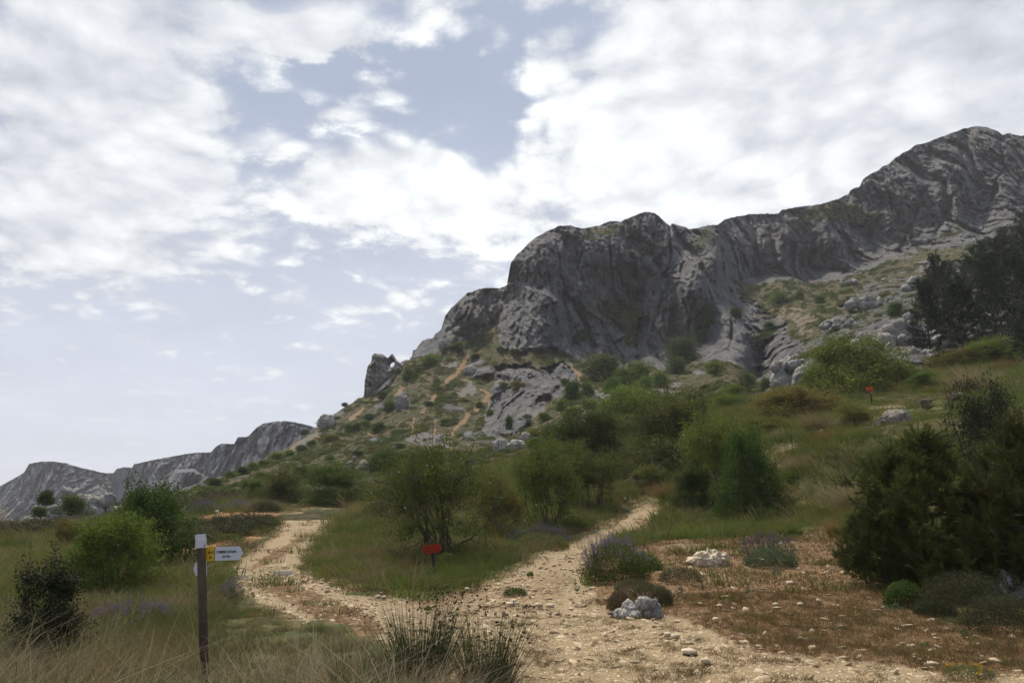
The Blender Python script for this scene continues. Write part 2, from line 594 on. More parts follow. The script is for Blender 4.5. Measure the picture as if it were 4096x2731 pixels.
def leaf_mat(name, c_dark, c_light, c_alt=None, alt=0.3, transl=0.32, patch=0.0, rough=0.75):
    """foliage or grass; attribute tint varies leaf to leaf, and each plant differs a little from the next"""
    m_, t, b, out = mat(name)
    tint = t.attr('tint')
    oi = t.new('ShaderNodeObjectInfo')
    rnd = oi.outputs['Random']
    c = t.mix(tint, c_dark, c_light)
    if c_alt is not None:
        f = t.ss(t.m('FRACT', t.m('MULTIPLY', rnd, 7.31)), 1 - alt - 0.25, 1 - alt + 0.25)
        if patch:
            ln = t.noise(oi.outputs['Location'], patch, 3, 0.6)
            f = t.m('ADD', t.m('MULTIPLY', f, 0.45), t.ss(ln, 0.60 - alt * 0.3, 0.75 - alt * 0.3), clamp=True)
        c = t.mix(f, c, t.mix(tint, tuple(x * 0.55 for x in c_alt), c_alt))
    val = t.m('ADD', 0.78, t.m('MULTIPLY', rnd, 0.44))
    hsv = t.new('ShaderNodeHueSaturation')
    t.put(hsv.inputs['Color'], c)
    t.put(hsv.inputs['Value'], val)
    t.put(hsv.inputs['Hue'], t.m('ADD', 0.488, t.m('MULTIPLY', t.m('FRACT', t.m('MULTIPLY', rnd, 3.77)), 0.022)))
    col = hsv.outputs[0]
    t.put(b.inputs['Base Color'], col)
    b.inputs['Roughness'].default_value = rough
    tr = t.new('ShaderNodeBsdfTranslucent')
    t.put(tr.inputs[0], col)
    mx = t.new('ShaderNodeMixShader')
    mx.inputs[0].default_value = transl
    t.link(b.outputs[0], mx.inputs[1])
    t.link(tr.outputs[0], mx.inputs[2])
    t.link(mx.outputs[0], out.inputs[0])
    return m_


def plain_mat(name, c1, c2=None, scale=20, rough=0.8, spec=0.2, bump=0.0, stretch=(1, 1, 1), metal=0.0):
    m_, t, b, out = mat(name)
    tcn = t.new('ShaderNodeTexCoord').outputs['Object']
    mp = t.new('ShaderNodeMapping')
    mp.inputs['Scale'].default_value = stretch
    t.put(mp.inputs[0], tcn)
    n = t.noise(mp.outputs[0], scale, 5, 0.65)
    if c2 is None:
        c2 = tuple(x * 0.8 for x in c1)
    t.put(b.inputs['Base Color'], t.mix(t.ss(n, 0.35, 0.68), c1, c2))
    b.inputs['Roughness'].default_value = rough
    b.inputs['Specular IOR Level'].default_value = spec
    b.inputs['Metallic'].default_value = metal
    if bump:
        add_bump(t, b, n, 0.7, bump)
    return m_


M = {}
M['ground'] = ground_mat()
M['mountain'] = mountain_mat()
M['far'] = far_mat()
M['boulder'] = boulder_mat('pale_limestone_boulder', 3.0, 0.5, 1.7)
M['karst'] = boulder_mat('cracked_white_limestone', 9.0, 1.0, 2.1)
M['tanrock'] = plain_mat('cream_limestone', (0.60, 0.51, 0.37), (0.38, 0.31, 0.21), 9, bump=.01)
M['outcrop'] = boulder_mat('grey_outcrop', 2.2, 0.5, 1.5)
M['pebble'] = plain_mat('pale_gravel', (0.60, 0.49, 0.33), (0.33, 0.245, 0.15), 9, bump=0.01)
M['bark'] = plain_mat('grey_brown_bark', (0.10, 0.078, 0.06), (0.045, 0.035, 0.028), 14, bump=0.01, stretch=(1, 1, .3))
M['deadwood'] = plain_mat('bleached_dead_wood', (0.30, 0.27, 0.24), (0.16, 0.14, 0.12), 14, bump=0.01, stretch=(1, 1, .3))
M['log'] = plain_mat('weathered_log', (0.17, 0.145, 0.11), (0.075, 0.062, 0.048), 10, bump=0.02, stretch=(.3, 1, 1))
M['logend'] = plain_mat('sawn_log_end', (0.34, 0.28, 0.21), (0.20, 0.16, 0.12), 14, bump=0.01)
M['fresh'] = leaf_mat('fresh_green_leaves', (0.045, 0.08, 0.012), (0.15, 0.225, 0.03), (0.2, 0.2, 0.035), 0.2)
M['dark'] = leaf_mat('dark_green_leaves', (0.026, 0.046, 0.01), (0.085, 0.135, 0.022), (0.11, 0.13, 0.03), 0.2)
M['olive'] = leaf_mat('olive_leaves', (0.045, 0.068, 0.012), (0.155, 0.19, 0.032), (0.19, 0.16, 0.035), 0.3)
M['holm'] = leaf_mat('blackish_green_leaves', (0.012, 0.02, 0.007), (0.045, 0.062, 0.018), transl=0.12)
M['needle'] = leaf_mat('scrub_pine_needles', (0.022, 0.038, 0.009), (0.11, 0.125, 0.026), transl=0.12)
M['pine'] = leaf_mat('black_pine_needles', (0.01, 0.02, 0.008), (0.028, 0.05, 0.017), transl=0.08)
M['scrub'] = leaf_mat('dwarf_scrub', (0.035, 0.056, 0.012), (0.11, 0.15, 0.03), (0.15, 0.15, 0.035), 0.35, patch=0.06)
M['cushion'] = leaf_mat('spiny_cushion', (0.030, 0.038, 0.016), (0.075, 0.080, 0.036), (0.11, 0.085, 0.045), 0.3, patch=0.4)
M['grass'] = leaf_mat('green_grass', (0.03, 0.05, 0.01), (0.14, 0.17, 0.045), (0.26, 0.215, 0.1), 0.35, patch=0.35)
M['meadow'] = leaf_mat('meadow_grass', (0.04, 0.072, 0.012), (0.155, 0.2, 0.04), (0.22, 0.17, 0.06), 0.2, patch=0.25)
M['straw'] = leaf_mat('straw_grass', (0.055, 0.046, 0.02), (0.38, 0.305, 0.18), (0.21, 0.135, 0.06), 0.4, patch=0.6)
M['palestraw'] = leaf_mat('pale_straw', (0.12, 0.095, 0.05), (0.62, 0.52, 0.36), (0.40, 0.29, 0.16), 0.3)
M['tawny'] = leaf_mat('tawny_dry_turf', (0.085, 0.052, 0.022), (0.27, 0.17, 0.075), (0.17, 0.125, 0.048), 0.4, patch=0.6)
M['rush'] = leaf_mat('dark_rush', (0.026, 0.04, 0.013), (0.095, 0.125, 0.042), transl=0.1)
M['rushhead'] = plain_mat('brown_rush_head', (0.05, 0.032, 0.02), (0.10, 0.06, 0.035), 40)
M['lavender'] = leaf_mat('lavender_flowers', (0.1, 0.075, 0.135), (0.235, 0.175, 0.3), (0.2, 0.17, 0.27), 0.5)
M['yellow'] = leaf_mat('yellow_flowers', (0.35, 0.22, 0.01), (0.60, 0.42, 0.03))
M['whitefl'] = leaf_mat('white_blossom', (0.6, 0.55, 0.5), (0.85, 0.8, 0.78))
M['sage'] = leaf_mat('blue_green_weed', (0.045, 0.075, 0.03), (0.12, 0.165, 0.085))


# ------------------------------------------------------------------ the ground: z/y over (x/y, ln y)
# low-growing spots, where signs, benches and stones stand clear of tall grass (u0, v0, u1, v1)
CLEAR = [(862, 394, 966, 428), (864, 386, 880, 408), (424, 548, 448, 580), (885, 410, 920, 438), (230, 566, 300, 578), (610, 588, 662, 610)]


def clearing(u, v):
    k = np.ones_like(u)
    for (u0, v0, u1, v1) in CLEAR:
        k = np.where((u > u0) & (u < u1) & (v > v0) & (v < v1 + 4), .55, k)
    return k


G = []
for a_ in (-1.0, -0.5, 0, 0.5, 1.0):
    for y_ in (1.2, 3.0, 6.0):
        G.append((a_, y_, 0.0))


def gp(u, v, y):
    s = ray_s(v)
    G.append((ray_a(u, v), y, s + EYE / y))


for q in [(0, 730, 8), (0, 635, 13), (0, 585, 20), (0, 552, 34), (0, 532, 52), (-150, 690, 8), (-150, 600, 16), (-150, 545, 45),
          (100, 632, 13.5), (100, 582, 21), (100, 550, 33), (100, 525, 58),
          (200, 725, 8.6), (100, 730, 8.6), (300, 712, 8.8), (200, 632, 13), (200, 760, 7), (200, 582, 20), (200, 550, 29), (190, 522, 45), (185, 506, 64),
          (250, 575, 22.5), (250, 560, 27), (290, 540, 33), (330, 525, 38), (300, 512, 50), (340, 507, 55), (240, 513, 48),
          (230, 600, 17), (300, 620, 14), (330, 600, 17),
          (400, 560, 24), (433, 574, 21), (420, 545, 30), (400, 520, 42), (420, 503, 58),
          (512, 684, 9), (512, 642, 11.3), (512, 602, 15.5), (512, 572, 21), (520, 545, 30), (520, 520, 40),
          (600, 642, 11.3), (600, 602, 15.2), (590, 572, 20.5), (610, 545, 27), (630, 520, 36), (650, 506, 42),
          (560, 490, 50), (640, 480, 52), (560, 465, 60), (640, 455, 62),
          (700, 642, 11), (800, 642, 11), (900, 642, 11.3), (1020, 640, 11.5), (700, 600, 14.8), (800, 600, 14.6), (900, 600, 14.6), (1020, 598, 14.2),
          (700, 563, 19.5), (800, 563, 19.3), (900, 572, 17), (1020, 570, 17), (700, 537, 26), (800, 535, 25.5), (900, 540, 22), (1020, 540, 20.5),
          (720, 510, 37), (780, 500, 35), (690, 518, 35), (850, 490, 32), (950, 490, 26), (1020, 480, 25), (1200, 480, 25), (1200, 600, 14), (1200, 400, 45),
          (760, 452, 40), (840, 450, 34), (800, 430, 46), (880, 430, 41), (900, 412, 46), (860, 405, 53), (950, 402, 47), (1020, 392, 46),
          (950, 385, 58), (980, 368, 72), (1020, 360, 72), (700, 425, 62), (740, 405, 72), (680, 412, 76),
          (850, 392, 64), (900, 382, 66)]:
    gp(*q)
# beyond the brow the ground falls away or passes under the mountain
for (u_, y_, z_) in [(0, 90, -6), (0, 150, -30), (150, 90, -3), (150, 150, -22), (-200, 90, -8), (-200, 150, -32), (300, 90, 2.5), (300, 150, -6), (420, 90, 4), (420, 150, 0),
                     (600, 95, 8), (600, 150, 6), (750, 100, 13), (750, 150, 12), (900, 100, 17), (900, 150, 15), (1050, 105, 20), (1050, 150, 20), (1250, 100, 20), (1250, 150, 20)]:
    G.append(((u_ - 512) / 830., y_, z_ / y_))
gq = table(TPS([(g[0], math.log(g[1])) for g in G], [g[2] for g in G], 2e-4), -1.0, 1.0, 240, math.log(1.2), math.log(170), 240)


def ground_z(x, y, fine=True):
    x, y = np.asarray(x, float), np.asarray(y, float)
    ys = np.maximum(y, 1.2)
    z = gq(x / ys, np.log(ys)) * ys
    o = np.zeros_like(z)
    k = np.clip(ys / 30, 0.15, 1.6)
    z = z + k * 0.22 * fbm(x / 5.5, y / 5.5, o, 3, 5)
    if fine:
        z = z + 0.045 * fbm(x / 0.9, y / 0.9, o, 3, 9)
    return z


# traces of the tracks and ground cover as surveyed from the camera position
TRACK = [(276, 513), (312, 510), (345, 507), (352, 512), (341, 517), (329, 524), (319, 538), (305, 555), (300, 570), (316, 578), (342, 588), (376, 595), (402, 598), (432, 603),
         (470, 592), (498, 578), (531, 561), (572, 541), (605, 527), (629, 510), (646, 503.5), (661, 503.5), (656, 517), (630, 531), (607, 545), (594, 557), (587, 570), (588, 583),
         (600, 598), (613, 611), (683, 616), (757, 650), (847, 656), (930, 668), (1060, 678), (1400, 690), (1400, 1400), (430, 1400), (440, 700), (425, 672), (383, 640), (366, 629), (341, 617), (304, 617),
         (279, 609), (256, 599), (235, 586), (226, 573), (231, 566), (253, 550), (269, 537), (281, 524)]
STRIP1 = [(312, 527), (304, 531), (275, 549), (243, 569), (250, 570), (280, 556), (305, 538)]
STRIP2 = [(252, 577), (275, 575.5), (311, 588), (340, 600), (376, 618), (388, 634), (360, 632), (320, 617), (298, 606), (265, 590)]
PATCHY = [(366, 596), (432, 600), (500, 578), (560, 560), (585, 575), (560, 600), (500, 612), (420, 612)]
DRY = [(585, 575), (600, 560), (625, 548), (670, 538), (720, 540), (780, 530), (840, 524), (860, 535), (850, 560), (900, 590), (925, 612), (960, 622), (1100, 630), (1400, 640), (1400, 1400), (600, 1400), (600, 612)]
RED1 = [(194, 518), (205, 513), (263, 512.5), (300, 513), (262, 520), (215, 523), (218, 530), (204, 532), (203, 524)]
RED2 = [(150, 556), (200, 547), (217, 542), (257, 535), (262, 538), (225, 549), (170, 560)]


def masks(x, y, z):
    u, v = to_uv(x, y, z)
    sc_ = np.clip(y / 12, 0.3, 5)
    wob = fbm(x * .8, y * .8, x * 0, 4, 21, .65) * 17 / sc_
    soft = 9 / np.clip(y / 14, 0.7, 3)
    p = sstep(poly_sd(u, v, TRACK) + wob, -soft, soft)
    st = np.maximum(sstep(poly_sd(u, v, STRIP1) + wob * .6, -2.5, 2.5), sstep(poly_sd(u, v, STRIP2) + wob * .6, -3, 3))
    pa = sstep(poly_sd(u, v, PATCHY) + wob, -8, 10)
    path = p * (1 - 0.72 * st) * (1 - 0.50 * pa)
    path = np.maximum(path, 0.36 * pa)
    # a thin footpath climbing the meadow
    fp = np.maximum(sstep(line_d(u, v, [(772, 453), (785, 448), (805, 441)]), 3.5, 1.2), sstep(line_d(u, v, [(855, 411), (880, 407), (905, 406)]), 2.2, 0.8))
    fp = np.maximum(fp, 0.7 * sstep(line_d(u, v, [(664, 536), (684, 545), (700, 552)]), 4, 1))
    fp = np.maximum(fp, 0.8 * sstep(line_d(u, v, [(955, 392), (985, 388)]), 3.5, 1))
    path = np.where(y > 15, np.maximum(path, fp), path)
    dry = np.maximum(sstep(poly_sd(u, v, DRY) + wob, -7, 7), np.maximum(pa, st * .9))
    dry = np.maximum(dry, sstep(poly_sd(u, v, TRACK) + wob, -22, -4) * 0.45)
    red = np.maximum(sstep(poly_sd(u, v, RED1) + wob * .5, -2.5, 1.5), sstep(poly_sd(u, v, RED2) + wob * .5, -2.5, 1.5)) * (y > 14)
    return path, dry, red


aa = np.concatenate([np.linspace(-1.5, -0.68, 26)[:-1], np.linspace(-0.68, 0.68, 790), np.linspace(0.68, 1.5, 26)[1:]])
ll = np.concatenate([np.linspace(math.log(1.2), math.log(6.5), 34)[:-1], np.linspace(math.log(6.5), math.log(80), 440), np.linspace(math.log(80), math.log(165), 40)[1:]])
Ag, Lg = np.meshgrid(aa, ll)
Yg = np.exp(Lg)
Xg = Ag * Yg
Zg = ground_z(Xg, Yg)
path_m, dry_m, red_m = masks(Xg, Yg, Zg)
# cobbly relief on the track, tussocky relief elsewhere
f1, f2, _ = worley(Xg / 0.13, Yg / 0.13, Xg * 0, 3)
Zg = Zg + path_m * 0.022 * sstep(f1, 0.55, 0.15) * (Yg < 30)
Zg = Zg - 0.05 * sstep(path_m, 0.2, 0.9) * np.clip(Yg / 15, .6, 2)
Zg = Zg + (1 - path_m) * (1 - dry_m) * 0.05 * np.abs(pn(Xg / .45, Yg / .45, Xg * 0, 8)) * np.clip(Yg / 12, .5, 3)
V = np.stack([Xg, Yg, Zg], 2).reshape(-1, 3)
Q = grid_quads(len(ll), len(aa))
pm_ = path_m.ravel()
on_path = pm_[Q].mean(1) > 0.5
ua = (pm_, dry_m.ravel(), red_m.ravel())


def submesh(name, V, Q, sel, attrs, mats):
    q = Q[sel]
    used, inv = np.unique(q, return_inverse=True)
    return new_mesh(name, V[used], quads=inv.reshape(-1, 4), attrs={k: a[used] for k, a in attrs.items()}, mats=mats, smooth=True)


gat = dict(path=ua[0], dry=ua[1], red=ua[2])
g_me = submesh("ground", V, Q, ~on_path, gat, [M['ground']])
link("ground", g_me, kind='structure')
link("path", submesh("path", V, Q, on_path, gat, [M['ground']]), kind='structure')

# ground behind and beside the camera and the low country beyond the brow
bx, by = np.meshgrid(np.linspace(-60, 60, 41), np.linspace(-60, 1.19, 22))
bz = 0.05 * fbm(bx / 3, by / 3, bx * 0, 2, 4) - 0.01
Vb = np.stack([bx, by, bz], 2).reshape(-1, 3)
zz = np.zeros(len(Vb))
link("ground", new_mesh("ground_behind", Vb, quads=grid_quads(22, 41), attrs=dict(path=zz, dry=zz + .5, red=zz), mats=[M['ground']], smooth=True), kind='structure')
rr = np.concatenate([[60], np.geomspace(100, 4000, 40)])
th = np.linspace(0, 2 * math.pi, 97)
Rr, Th = np.meshgrid(rr, th)
lx, ly = Rr * np.sin(Th), Rr * np.cos(Th)
lz = -6 - 90 * sstep(Rr, 60, 700) + 25 * fbm(lx / 400, ly / 400, lx * 0, 4, 31) * sstep(Rr, 100, 900)
zz = np.zeros(lx.size)
link("terrain", new_mesh("terrain", np.stack([lx, ly, lz], 2).reshape(-1, 3), quads=grid_quads(97, 41), attrs=dict(path=zz, dry=zz, red=zz), mats=[M['ground']], smooth=True), kind='structure')

# ------------------------------------------------------------------ the mountain
SKY = [(130, 520), (150, 505), (168, 495.5), (184.5, 486.6), (216, 477.7), (253, 464), (287, 447), (305, 434.5), (317, 426.5), (335, 413), (350, 403), (367, 394.4), (380, 386), (392, 372), (399, 362.5),
       (403.5, 360.3), (410, 359), (412.6, 354.5), (413, 349.5), (416.3, 348.7), (418, 345.4), (422, 340.4), (424, 339.6), (433.6, 337), (434.6, 334), (441, 329.7), (445, 315.8), (450, 309), (456.6, 302.6), (468, 292),
       (481, 288), (489.5, 287.5), (499.3, 287.8), (507, 284.5), (508.4, 274.7), (510.8, 263), (515.8, 255), (521, 251), (528, 243.8), (537, 236), (549, 229), (559.7, 226), (570, 225), (581, 228),
       (590, 227.3), (599.4, 224.6), (610, 220.3), (620.6, 220.7), (628.5, 216.7), (637.8, 214), (644.4, 211), (652.3, 212.5), (659, 215.4), (667, 223.3), (670, 225.5), (672, 223), (681.5, 226),
       (689.4, 228.2), (700, 227.5), (708, 225.3), (717, 224.6), (724, 219.6), (734.4, 217.4), (750, 214), (779, 212.5), (782, 209.2), (809.5, 205.8), (821.4, 204.5), (836, 198.6), (848, 194.6),
       (850.6, 190), (859.8, 186), (862.5, 179.4), (869, 174), (877, 170.8), (882.3, 166.2), (889, 163.5), (893, 159.5), (902, 153), (915.4, 145.6), (928.6, 141), (945.8, 135), (961.7, 128), (975, 126),
       (985.5, 126.5), (997.4, 131), (1002.7, 134.7), (1009.3, 133), (1014.6, 135), (1024, 135.7), (1060, 131), (1110, 140), (1170, 165), (1230, 190)]
BOT = [(130, 540), (300, 535), (400, 530), (470, 525), (560, 520), (640, 515), (700, 490), (760, 460), (800, 440), (900, 425), (1000, 415), (1230, 410)]
MC = [(130, 515, 68), (150, 505, 74), (170, 495, 82), (217, 478, 110), (253, 464, 135), (287, 447, 160), (317, 427, 180), (350, 403, 200), (367, 394, 205), (395, 362, 213), (410, 357, 215), (434, 336, 225), (445, 316, 222),
      (481, 288, 222), (508, 284, 215), (200, 500, 74), (250, 495, 72), (300, 500, 64), (350, 500, 62), (300, 470, 105), (350, 450, 130), (350, 425, 165), (400, 440, 128), (400, 400, 172), (450, 440, 122), (450, 400, 160),
      (450, 360, 200), (500, 430, 125), (500, 475, 70), (400, 480, 84), (400, 510, 60), (470, 345, 212), (470, 320, 217), (497, 347, 197), (516, 351, 190), (555, 348, 189), (572, 358, 182), (508, 262, 209), (520, 252, 212), (560, 227, 214),
      (540, 300, 199), (540, 330, 194), (530, 265, 206), (600, 226, 219), (644, 212, 223), (600, 300, 206), (640, 255, 214), (640, 300, 209), (600, 350, 195), (650, 345, 198), (620, 370, 178), (620, 395, 135), (580, 395, 140), (560, 430, 100),
      (600, 430, 82), (640, 400, 120), (660, 390, 138), (700, 384, 134), (700, 354, 186), (700, 300, 195), (680, 228, 221), (690, 262, 209), (715, 262, 204), (715, 300, 194), (740, 320, 190), (770, 350, 178), (760, 366, 170), (745, 386, 134),
      (700, 410, 88), (740, 400, 88), (640, 445, 68), (640, 490, 60), (560, 500, 58), (720, 470, 60), (640, 515, 57), (740, 385, 110), (800, 405, 70), (800, 380, 88), (850, 385, 80), (800, 345, 142), (850, 340, 116), (900, 335, 108), (930, 350, 92), (900, 390, 66), (950, 370, 78),
      (1000, 345, 88), (1024, 375, 62), (800, 320, 172), (800, 300, 202), (780, 285, 228), (850, 290, 200), (900, 290, 172), (930, 280, 172), (900, 262, 222), (960, 247, 210), (750, 281, 246), (810, 282, 246), (860, 270, 240),
      (922, 248, 232), (988, 234, 225), (1024, 216, 225), (730, 220, 258), (780, 213, 266), (820, 206, 265), (850, 193, 264), (890, 164, 266), (945, 136, 268), (975, 127, 270), (1024, 137, 262), (1230, 190, 262), (1230, 300, 160),
      (1100, 340, 88), (1230, 395, 60), (1000, 295, 135), (1024, 255, 170), (960, 310, 125), (1000, 180, 246), (900, 210, 251), (820, 240, 254)]
mtab = table(TPS([(c[0] / 100, c[1] / 100) for c in MC], [math.log(c[2]) for c in MC], 3e-4), 1.2, 12.4, 300, 1.1, 5.4, 260)

REARCLIFF = [(724, 30), (1240, 30), (1240, 100), (1240, 215), (1024, 219), (988, 236), (960, 245), (922, 249.5), (890, 257.4), (860, 270.5), (842, 278.6), (809, 282), (783, 279), (750, 281), (733, 286), (721, 275), (719, 254), (721, 235)]
BUTT = [(498, 290), (508, 281), (530, 284), (553, 294), (563, 302), (567, 330), (574, 358), (555, 349), (516, 352), (497, 348), (501, 320)]
OUTLOW = [(482, 430), (490, 400), (497, 372), (515, 369), (530, 366), (545, 380), (560, 384), (548, 395), (534, 402), (531, 420), (514, 435), (498, 434)]
OUTMID = [(470, 378), (478, 368), (500, 366), (520, 366), (535, 372), (562, 362), (572, 372), (562, 396), (545, 396), (530, 384), (495, 374)]
V1 = [(120, 540), (168, 495), (216, 478), (253, 464), (287, 447), (317, 427), (350, 403), (366, 394), (373, 394), (385, 392), (392, 386), (397, 372), (405, 362), (416, 362), (436, 352), (452, 346), (470, 338), (485, 331),
      (497, 336), (497, 348), (516, 352), (555, 349), (566, 355), (572, 366), (560, 384), (530, 366), (500, 370), (490, 400), (482, 432), (500, 437), (530, 422), (560, 397), (590, 397), (640, 480), (120, 560)]
V2 = [(535, 425), (548, 398), (575, 396), (600, 384), (612, 379), (640, 370), (672, 372), (690, 362), (715, 362), (745, 368), (762, 385), (772, 400), (780, 445), (535, 480)]
V3 = [(735, 283), (750, 282), (783, 280), (809, 283), (842, 279.5), (860, 272), (890, 259), (922, 251), (960, 246.5), (988, 238), (1024, 221), (1240, 216), (1240, 290), (1000, 262), (930, 262), (905, 272), (875, 280), (855, 296),
      (835, 308), (826, 330), (808, 345), (798, 342), (778, 318), (757, 306), (742, 296)]
V5 = [(770, 450), (770, 402), (800, 392), (905, 376), (935, 352), (1240, 320), (1240, 420), (900, 440)]
VPART = [([(790, 211), (830, 203), (850, 203), (882, 210), (872, 228), (850, 224), (820, 222), (798, 228)], .75), ([(590, 229), (612, 221), (622, 226), (607, 236), (582, 240)], .62), ([(640, 243), (655, 236), (662, 240), (640, 256), (630, 256)], .55),
         ([(604, 307), (622, 303), (642, 309), (638, 325), (635, 348), (626, 348), (620, 322), (610, 325)], .95), ([(455, 333), (478, 322), (488, 320), (487, 327), (470, 333), (458, 336)], .9), ([(700, 232), (716, 226), (726, 230), (706, 245), (700, 258), (694, 245)], .6),
         ([(850, 300), (880, 278), (930, 263), (960, 256), (945, 300), (930, 326), (885, 317), (840, 345), (818, 345)], .5), ([(930, 240), (960, 226), (962, 232), (935, 246)], .7), ([(575, 360), (600, 352), (625, 362), (610, 378), (582, 385)], .7),
         ([(906, 209), (925, 196), (925, 205), (910, 216)], .55), ([(538, 259), (549, 252), (549, 256), (541, 262)], .7), ([(480, 328), (497, 330), (498, 345), (470, 345)], .9)]
RILLS = [([(466, 355), (460, 368), (447, 380), (435, 395), (427, 408), (422, 413)], 2.2), ([(465, 381), (468, 386), (461, 393)], 3.0), ([(481, 390), (489, 393), (484, 401), (473, 410), (460, 423), (453, 431), (451, 441), (451, 452)], 2.2),
         ([(414, 418), (413, 433), (410, 440)], 1.4), ([(436, 420), (435, 432), (431, 440), (440, 452)], 1.3), ([(489, 393), (489, 404)], 1.2), ([(573, 367), (580, 375), (580, 386)], 2.0), ([(350, 418), (365, 408), (380, 398)], 1.6), ([(375, 436), (360, 430)], 1.3),
         ([(404, 383), (395, 395)], 1.2), ([(317, 437), (303, 441), (292, 448)], 2.5)]
SCREE = [[(405, 436), (425, 433), (452, 438), (452, 446), (430, 444), (405, 441)], [(442, 362), (460, 357), (462, 364), (452, 372), (440, 371)], [(455, 392), (472, 378), (475, 390), (462, 398)],
         [(585, 392), (612, 386), (610, 396), (598, 402), (588, 412), (598, 418), (580, 424), (578, 404)], [(640, 388), (680, 384), (672, 395), (645, 397)], [(775, 318), (784, 304), (800, 306), (803, 313), (823, 316), (812, 331), (806, 340), (799, 340), (797, 326), (787, 321), (782, 332)],
         [(917, 262), (930, 256), (930, 268), (920, 270)], [(292, 448), (303, 441), (318, 432), (312, 441), (290, 455)]]
CRACKS = [([(563, 293), (572, 300), (580, 312), (586, 326), (588, 336), (594, 346)], 3.2, 7), ([(671, 223), (669.5, 236), (669, 252), (668, 268), (660, 278)], 2.2, 6), ([(720, 226), (721, 254), (722, 276), (731, 292)], 2.5, 9),
          ([(556, 238), (559, 262), (562, 282), (565, 296)], 1.8, 3.5), ([(585, 265), (597, 269), (611, 268), (618, 275)], 1.5, 3), ([(609, 236), (608, 262), (611, 285), (613, 300)], 1.5, 3.5), ([(683, 262), (676, 290), (660, 305), (650, 330)], 1.8, 3.5),
          ([(577, 230), (580, 250), (577, 268), (581, 280)], 1.5, 3), ([(730, 315), (732, 345), (728, 362)], 2, 4), ([(642, 295), (640, 315), (634, 335), (638, 360)], 2, 4.5), ([(520, 262), (519, 280)], 1.4, 2), ([(531, 240), (536, 265), (546, 285)], 1.4, 2.5),
          ([(868, 172), (885, 200), (872, 225), (868, 245)], 3, 4), ([(902, 153), (925, 185), (915, 215), (900, 250)], 3.5, 5), ([(960, 140), (965, 175), (945, 215), (935, 245)], 3.5, 5), ([(800, 215), (806, 240), (800, 275)], 2.5, 3.5), ([(835, 215), (850, 245), (845, 275)], 2.5, 4), 
          ([(1000, 135), (1005, 170), (985, 210)], 3, 4), ([(470, 295), (466, 315), (450, 330)], 2, 4), ([(488, 290), (487, 310), (493, 330)], 2, 3.5), ([(610, 340), (622, 355), (624, 366)], 2, 4), ([(683, 300), (690, 320), (685, 350)], 2, 4), ([(758, 300), (768, 330), (758, 350)], 2, 4)]
HOLES = [(626, 287, 20, 24, 5), (635, 270, 3.0, 8, 8), (640, 296, 7, 10, 4), (778, 256, 4.5, 2.2, 3.0), (777.8, 269.5, 5.6, 5.0, 4.5), (762, 372, 9, 6, 8), (742, 262, 4, 9, 3)]
BULGES = [(540, 320, 28, 30, 3), (600, 335, 12, 25, 6), (655, 345, 14, 28, 6), (690, 285, 18, 26, 7), (735, 335, 22, 28, 6), (780, 245, 30, 25, 6), (850, 250, 26, 22, 7), (600, 250, 22, 20, 5), (545, 255, 18, 20, 5), (475, 310, 12, 16, 6), (450, 340, 12, 14, 7),
          (955, 180, 25, 35, 8), (1005, 210, 22, 35, 8), (880, 290, 20, 10, 8), (905, 300, 22, 10, 6), (822, 355, 22, 14, 9), (865, 345, 16, 14, 8), (905, 330, 22, 11, 9), (778, 345, 14, 16, 7), (880, 318, 26, 6, 6), (905, 356, 28, 12, 5), (755, 335, 16, 12, 6), (850, 300, 14, 6, 6), (925, 300, 16, 8, 6), (800, 362, 22, 7, 6), (745, 352, 18, 8, 6)]


def mtn_masks(u, v, x, z):
    wob = fbm(x / 9, z / 9, x * 0, 3, 51) * 11 + fbm(x / 2.2, z / 2.2, x * 0, 3, 52) * 9
    veg = np.zeros_like(u)
    for P_ in (V1, V2, V3, V5):
        veg = np.maximum(veg, sstep(poly_sd(u, v, P_) + wob, -2.0, 2.0))
    for P_, wgt in VPART:
        veg = np.maximum(veg, wgt * sstep(poly_sd(u, v, P_) + wob, -3, 3))
    for P_ in (OUTLOW, OUTMID):
        veg = veg * (1 - sstep(poly_sd(u, v, P_) + wob * .6, -1.5, 1.5))
    for (cu, cv, ru, rv) in [(380, 405, 8, 6), (470, 372, 8, 5), (478, 362, 9, 4), (420, 352, 8, 4), (402, 407, 6, 4), (452, 408, 14, 5), (375, 440, 12, 4), (500, 443, 22, 5), (700, 372, 10, 3), (470, 435, 12, 6), (440, 345, 8, 5), (424, 352, 6, 4)]:
        veg = veg * (1 - 0.9 * np.exp(-(((u - cu) / ru) ** 2 + ((v - cv) / rv) ** 2)))
    lr_ = sstep(poly_sd(u, v, [(745, 335), (760, 300), (840, 305), (880, 262), (1024, 225), (1240, 220), (1240, 420), (940, 400), (760, 405)]), -4, 6)
    pt = fbm(x / 7, z / 4, x * 0, 4, 55, .6)
    veg = np.maximum(veg, lr_ * .9 * sstep(pt, .02, .22))
    soil = np.zeros_like(u)
    for L_, w_ in RILLS:
        soil = np.maximum(soil, sstep(line_d(u + wob * .35, v + wob * .25, L_) + wob * .25, w_ * 1.8, w_ * 0.3))
    scree = np.zeros_like(u)
    for i, P_ in enumerate(SCREE):
        d = sstep(poly_sd(u, v, P_) + wob * .8, -2, 2)
        if i in (0, 2, 5, 6, 7):
            soil = np.maximum(soil, d * 0.62)
        scree = np.maximum(scree, d * (0.55 if i in (5,) else 0.9))
    return np.clip(veg, 0, 1), soil, scree


def mtn_logy(u, v):
    return mtab(u / 100, v / 100)


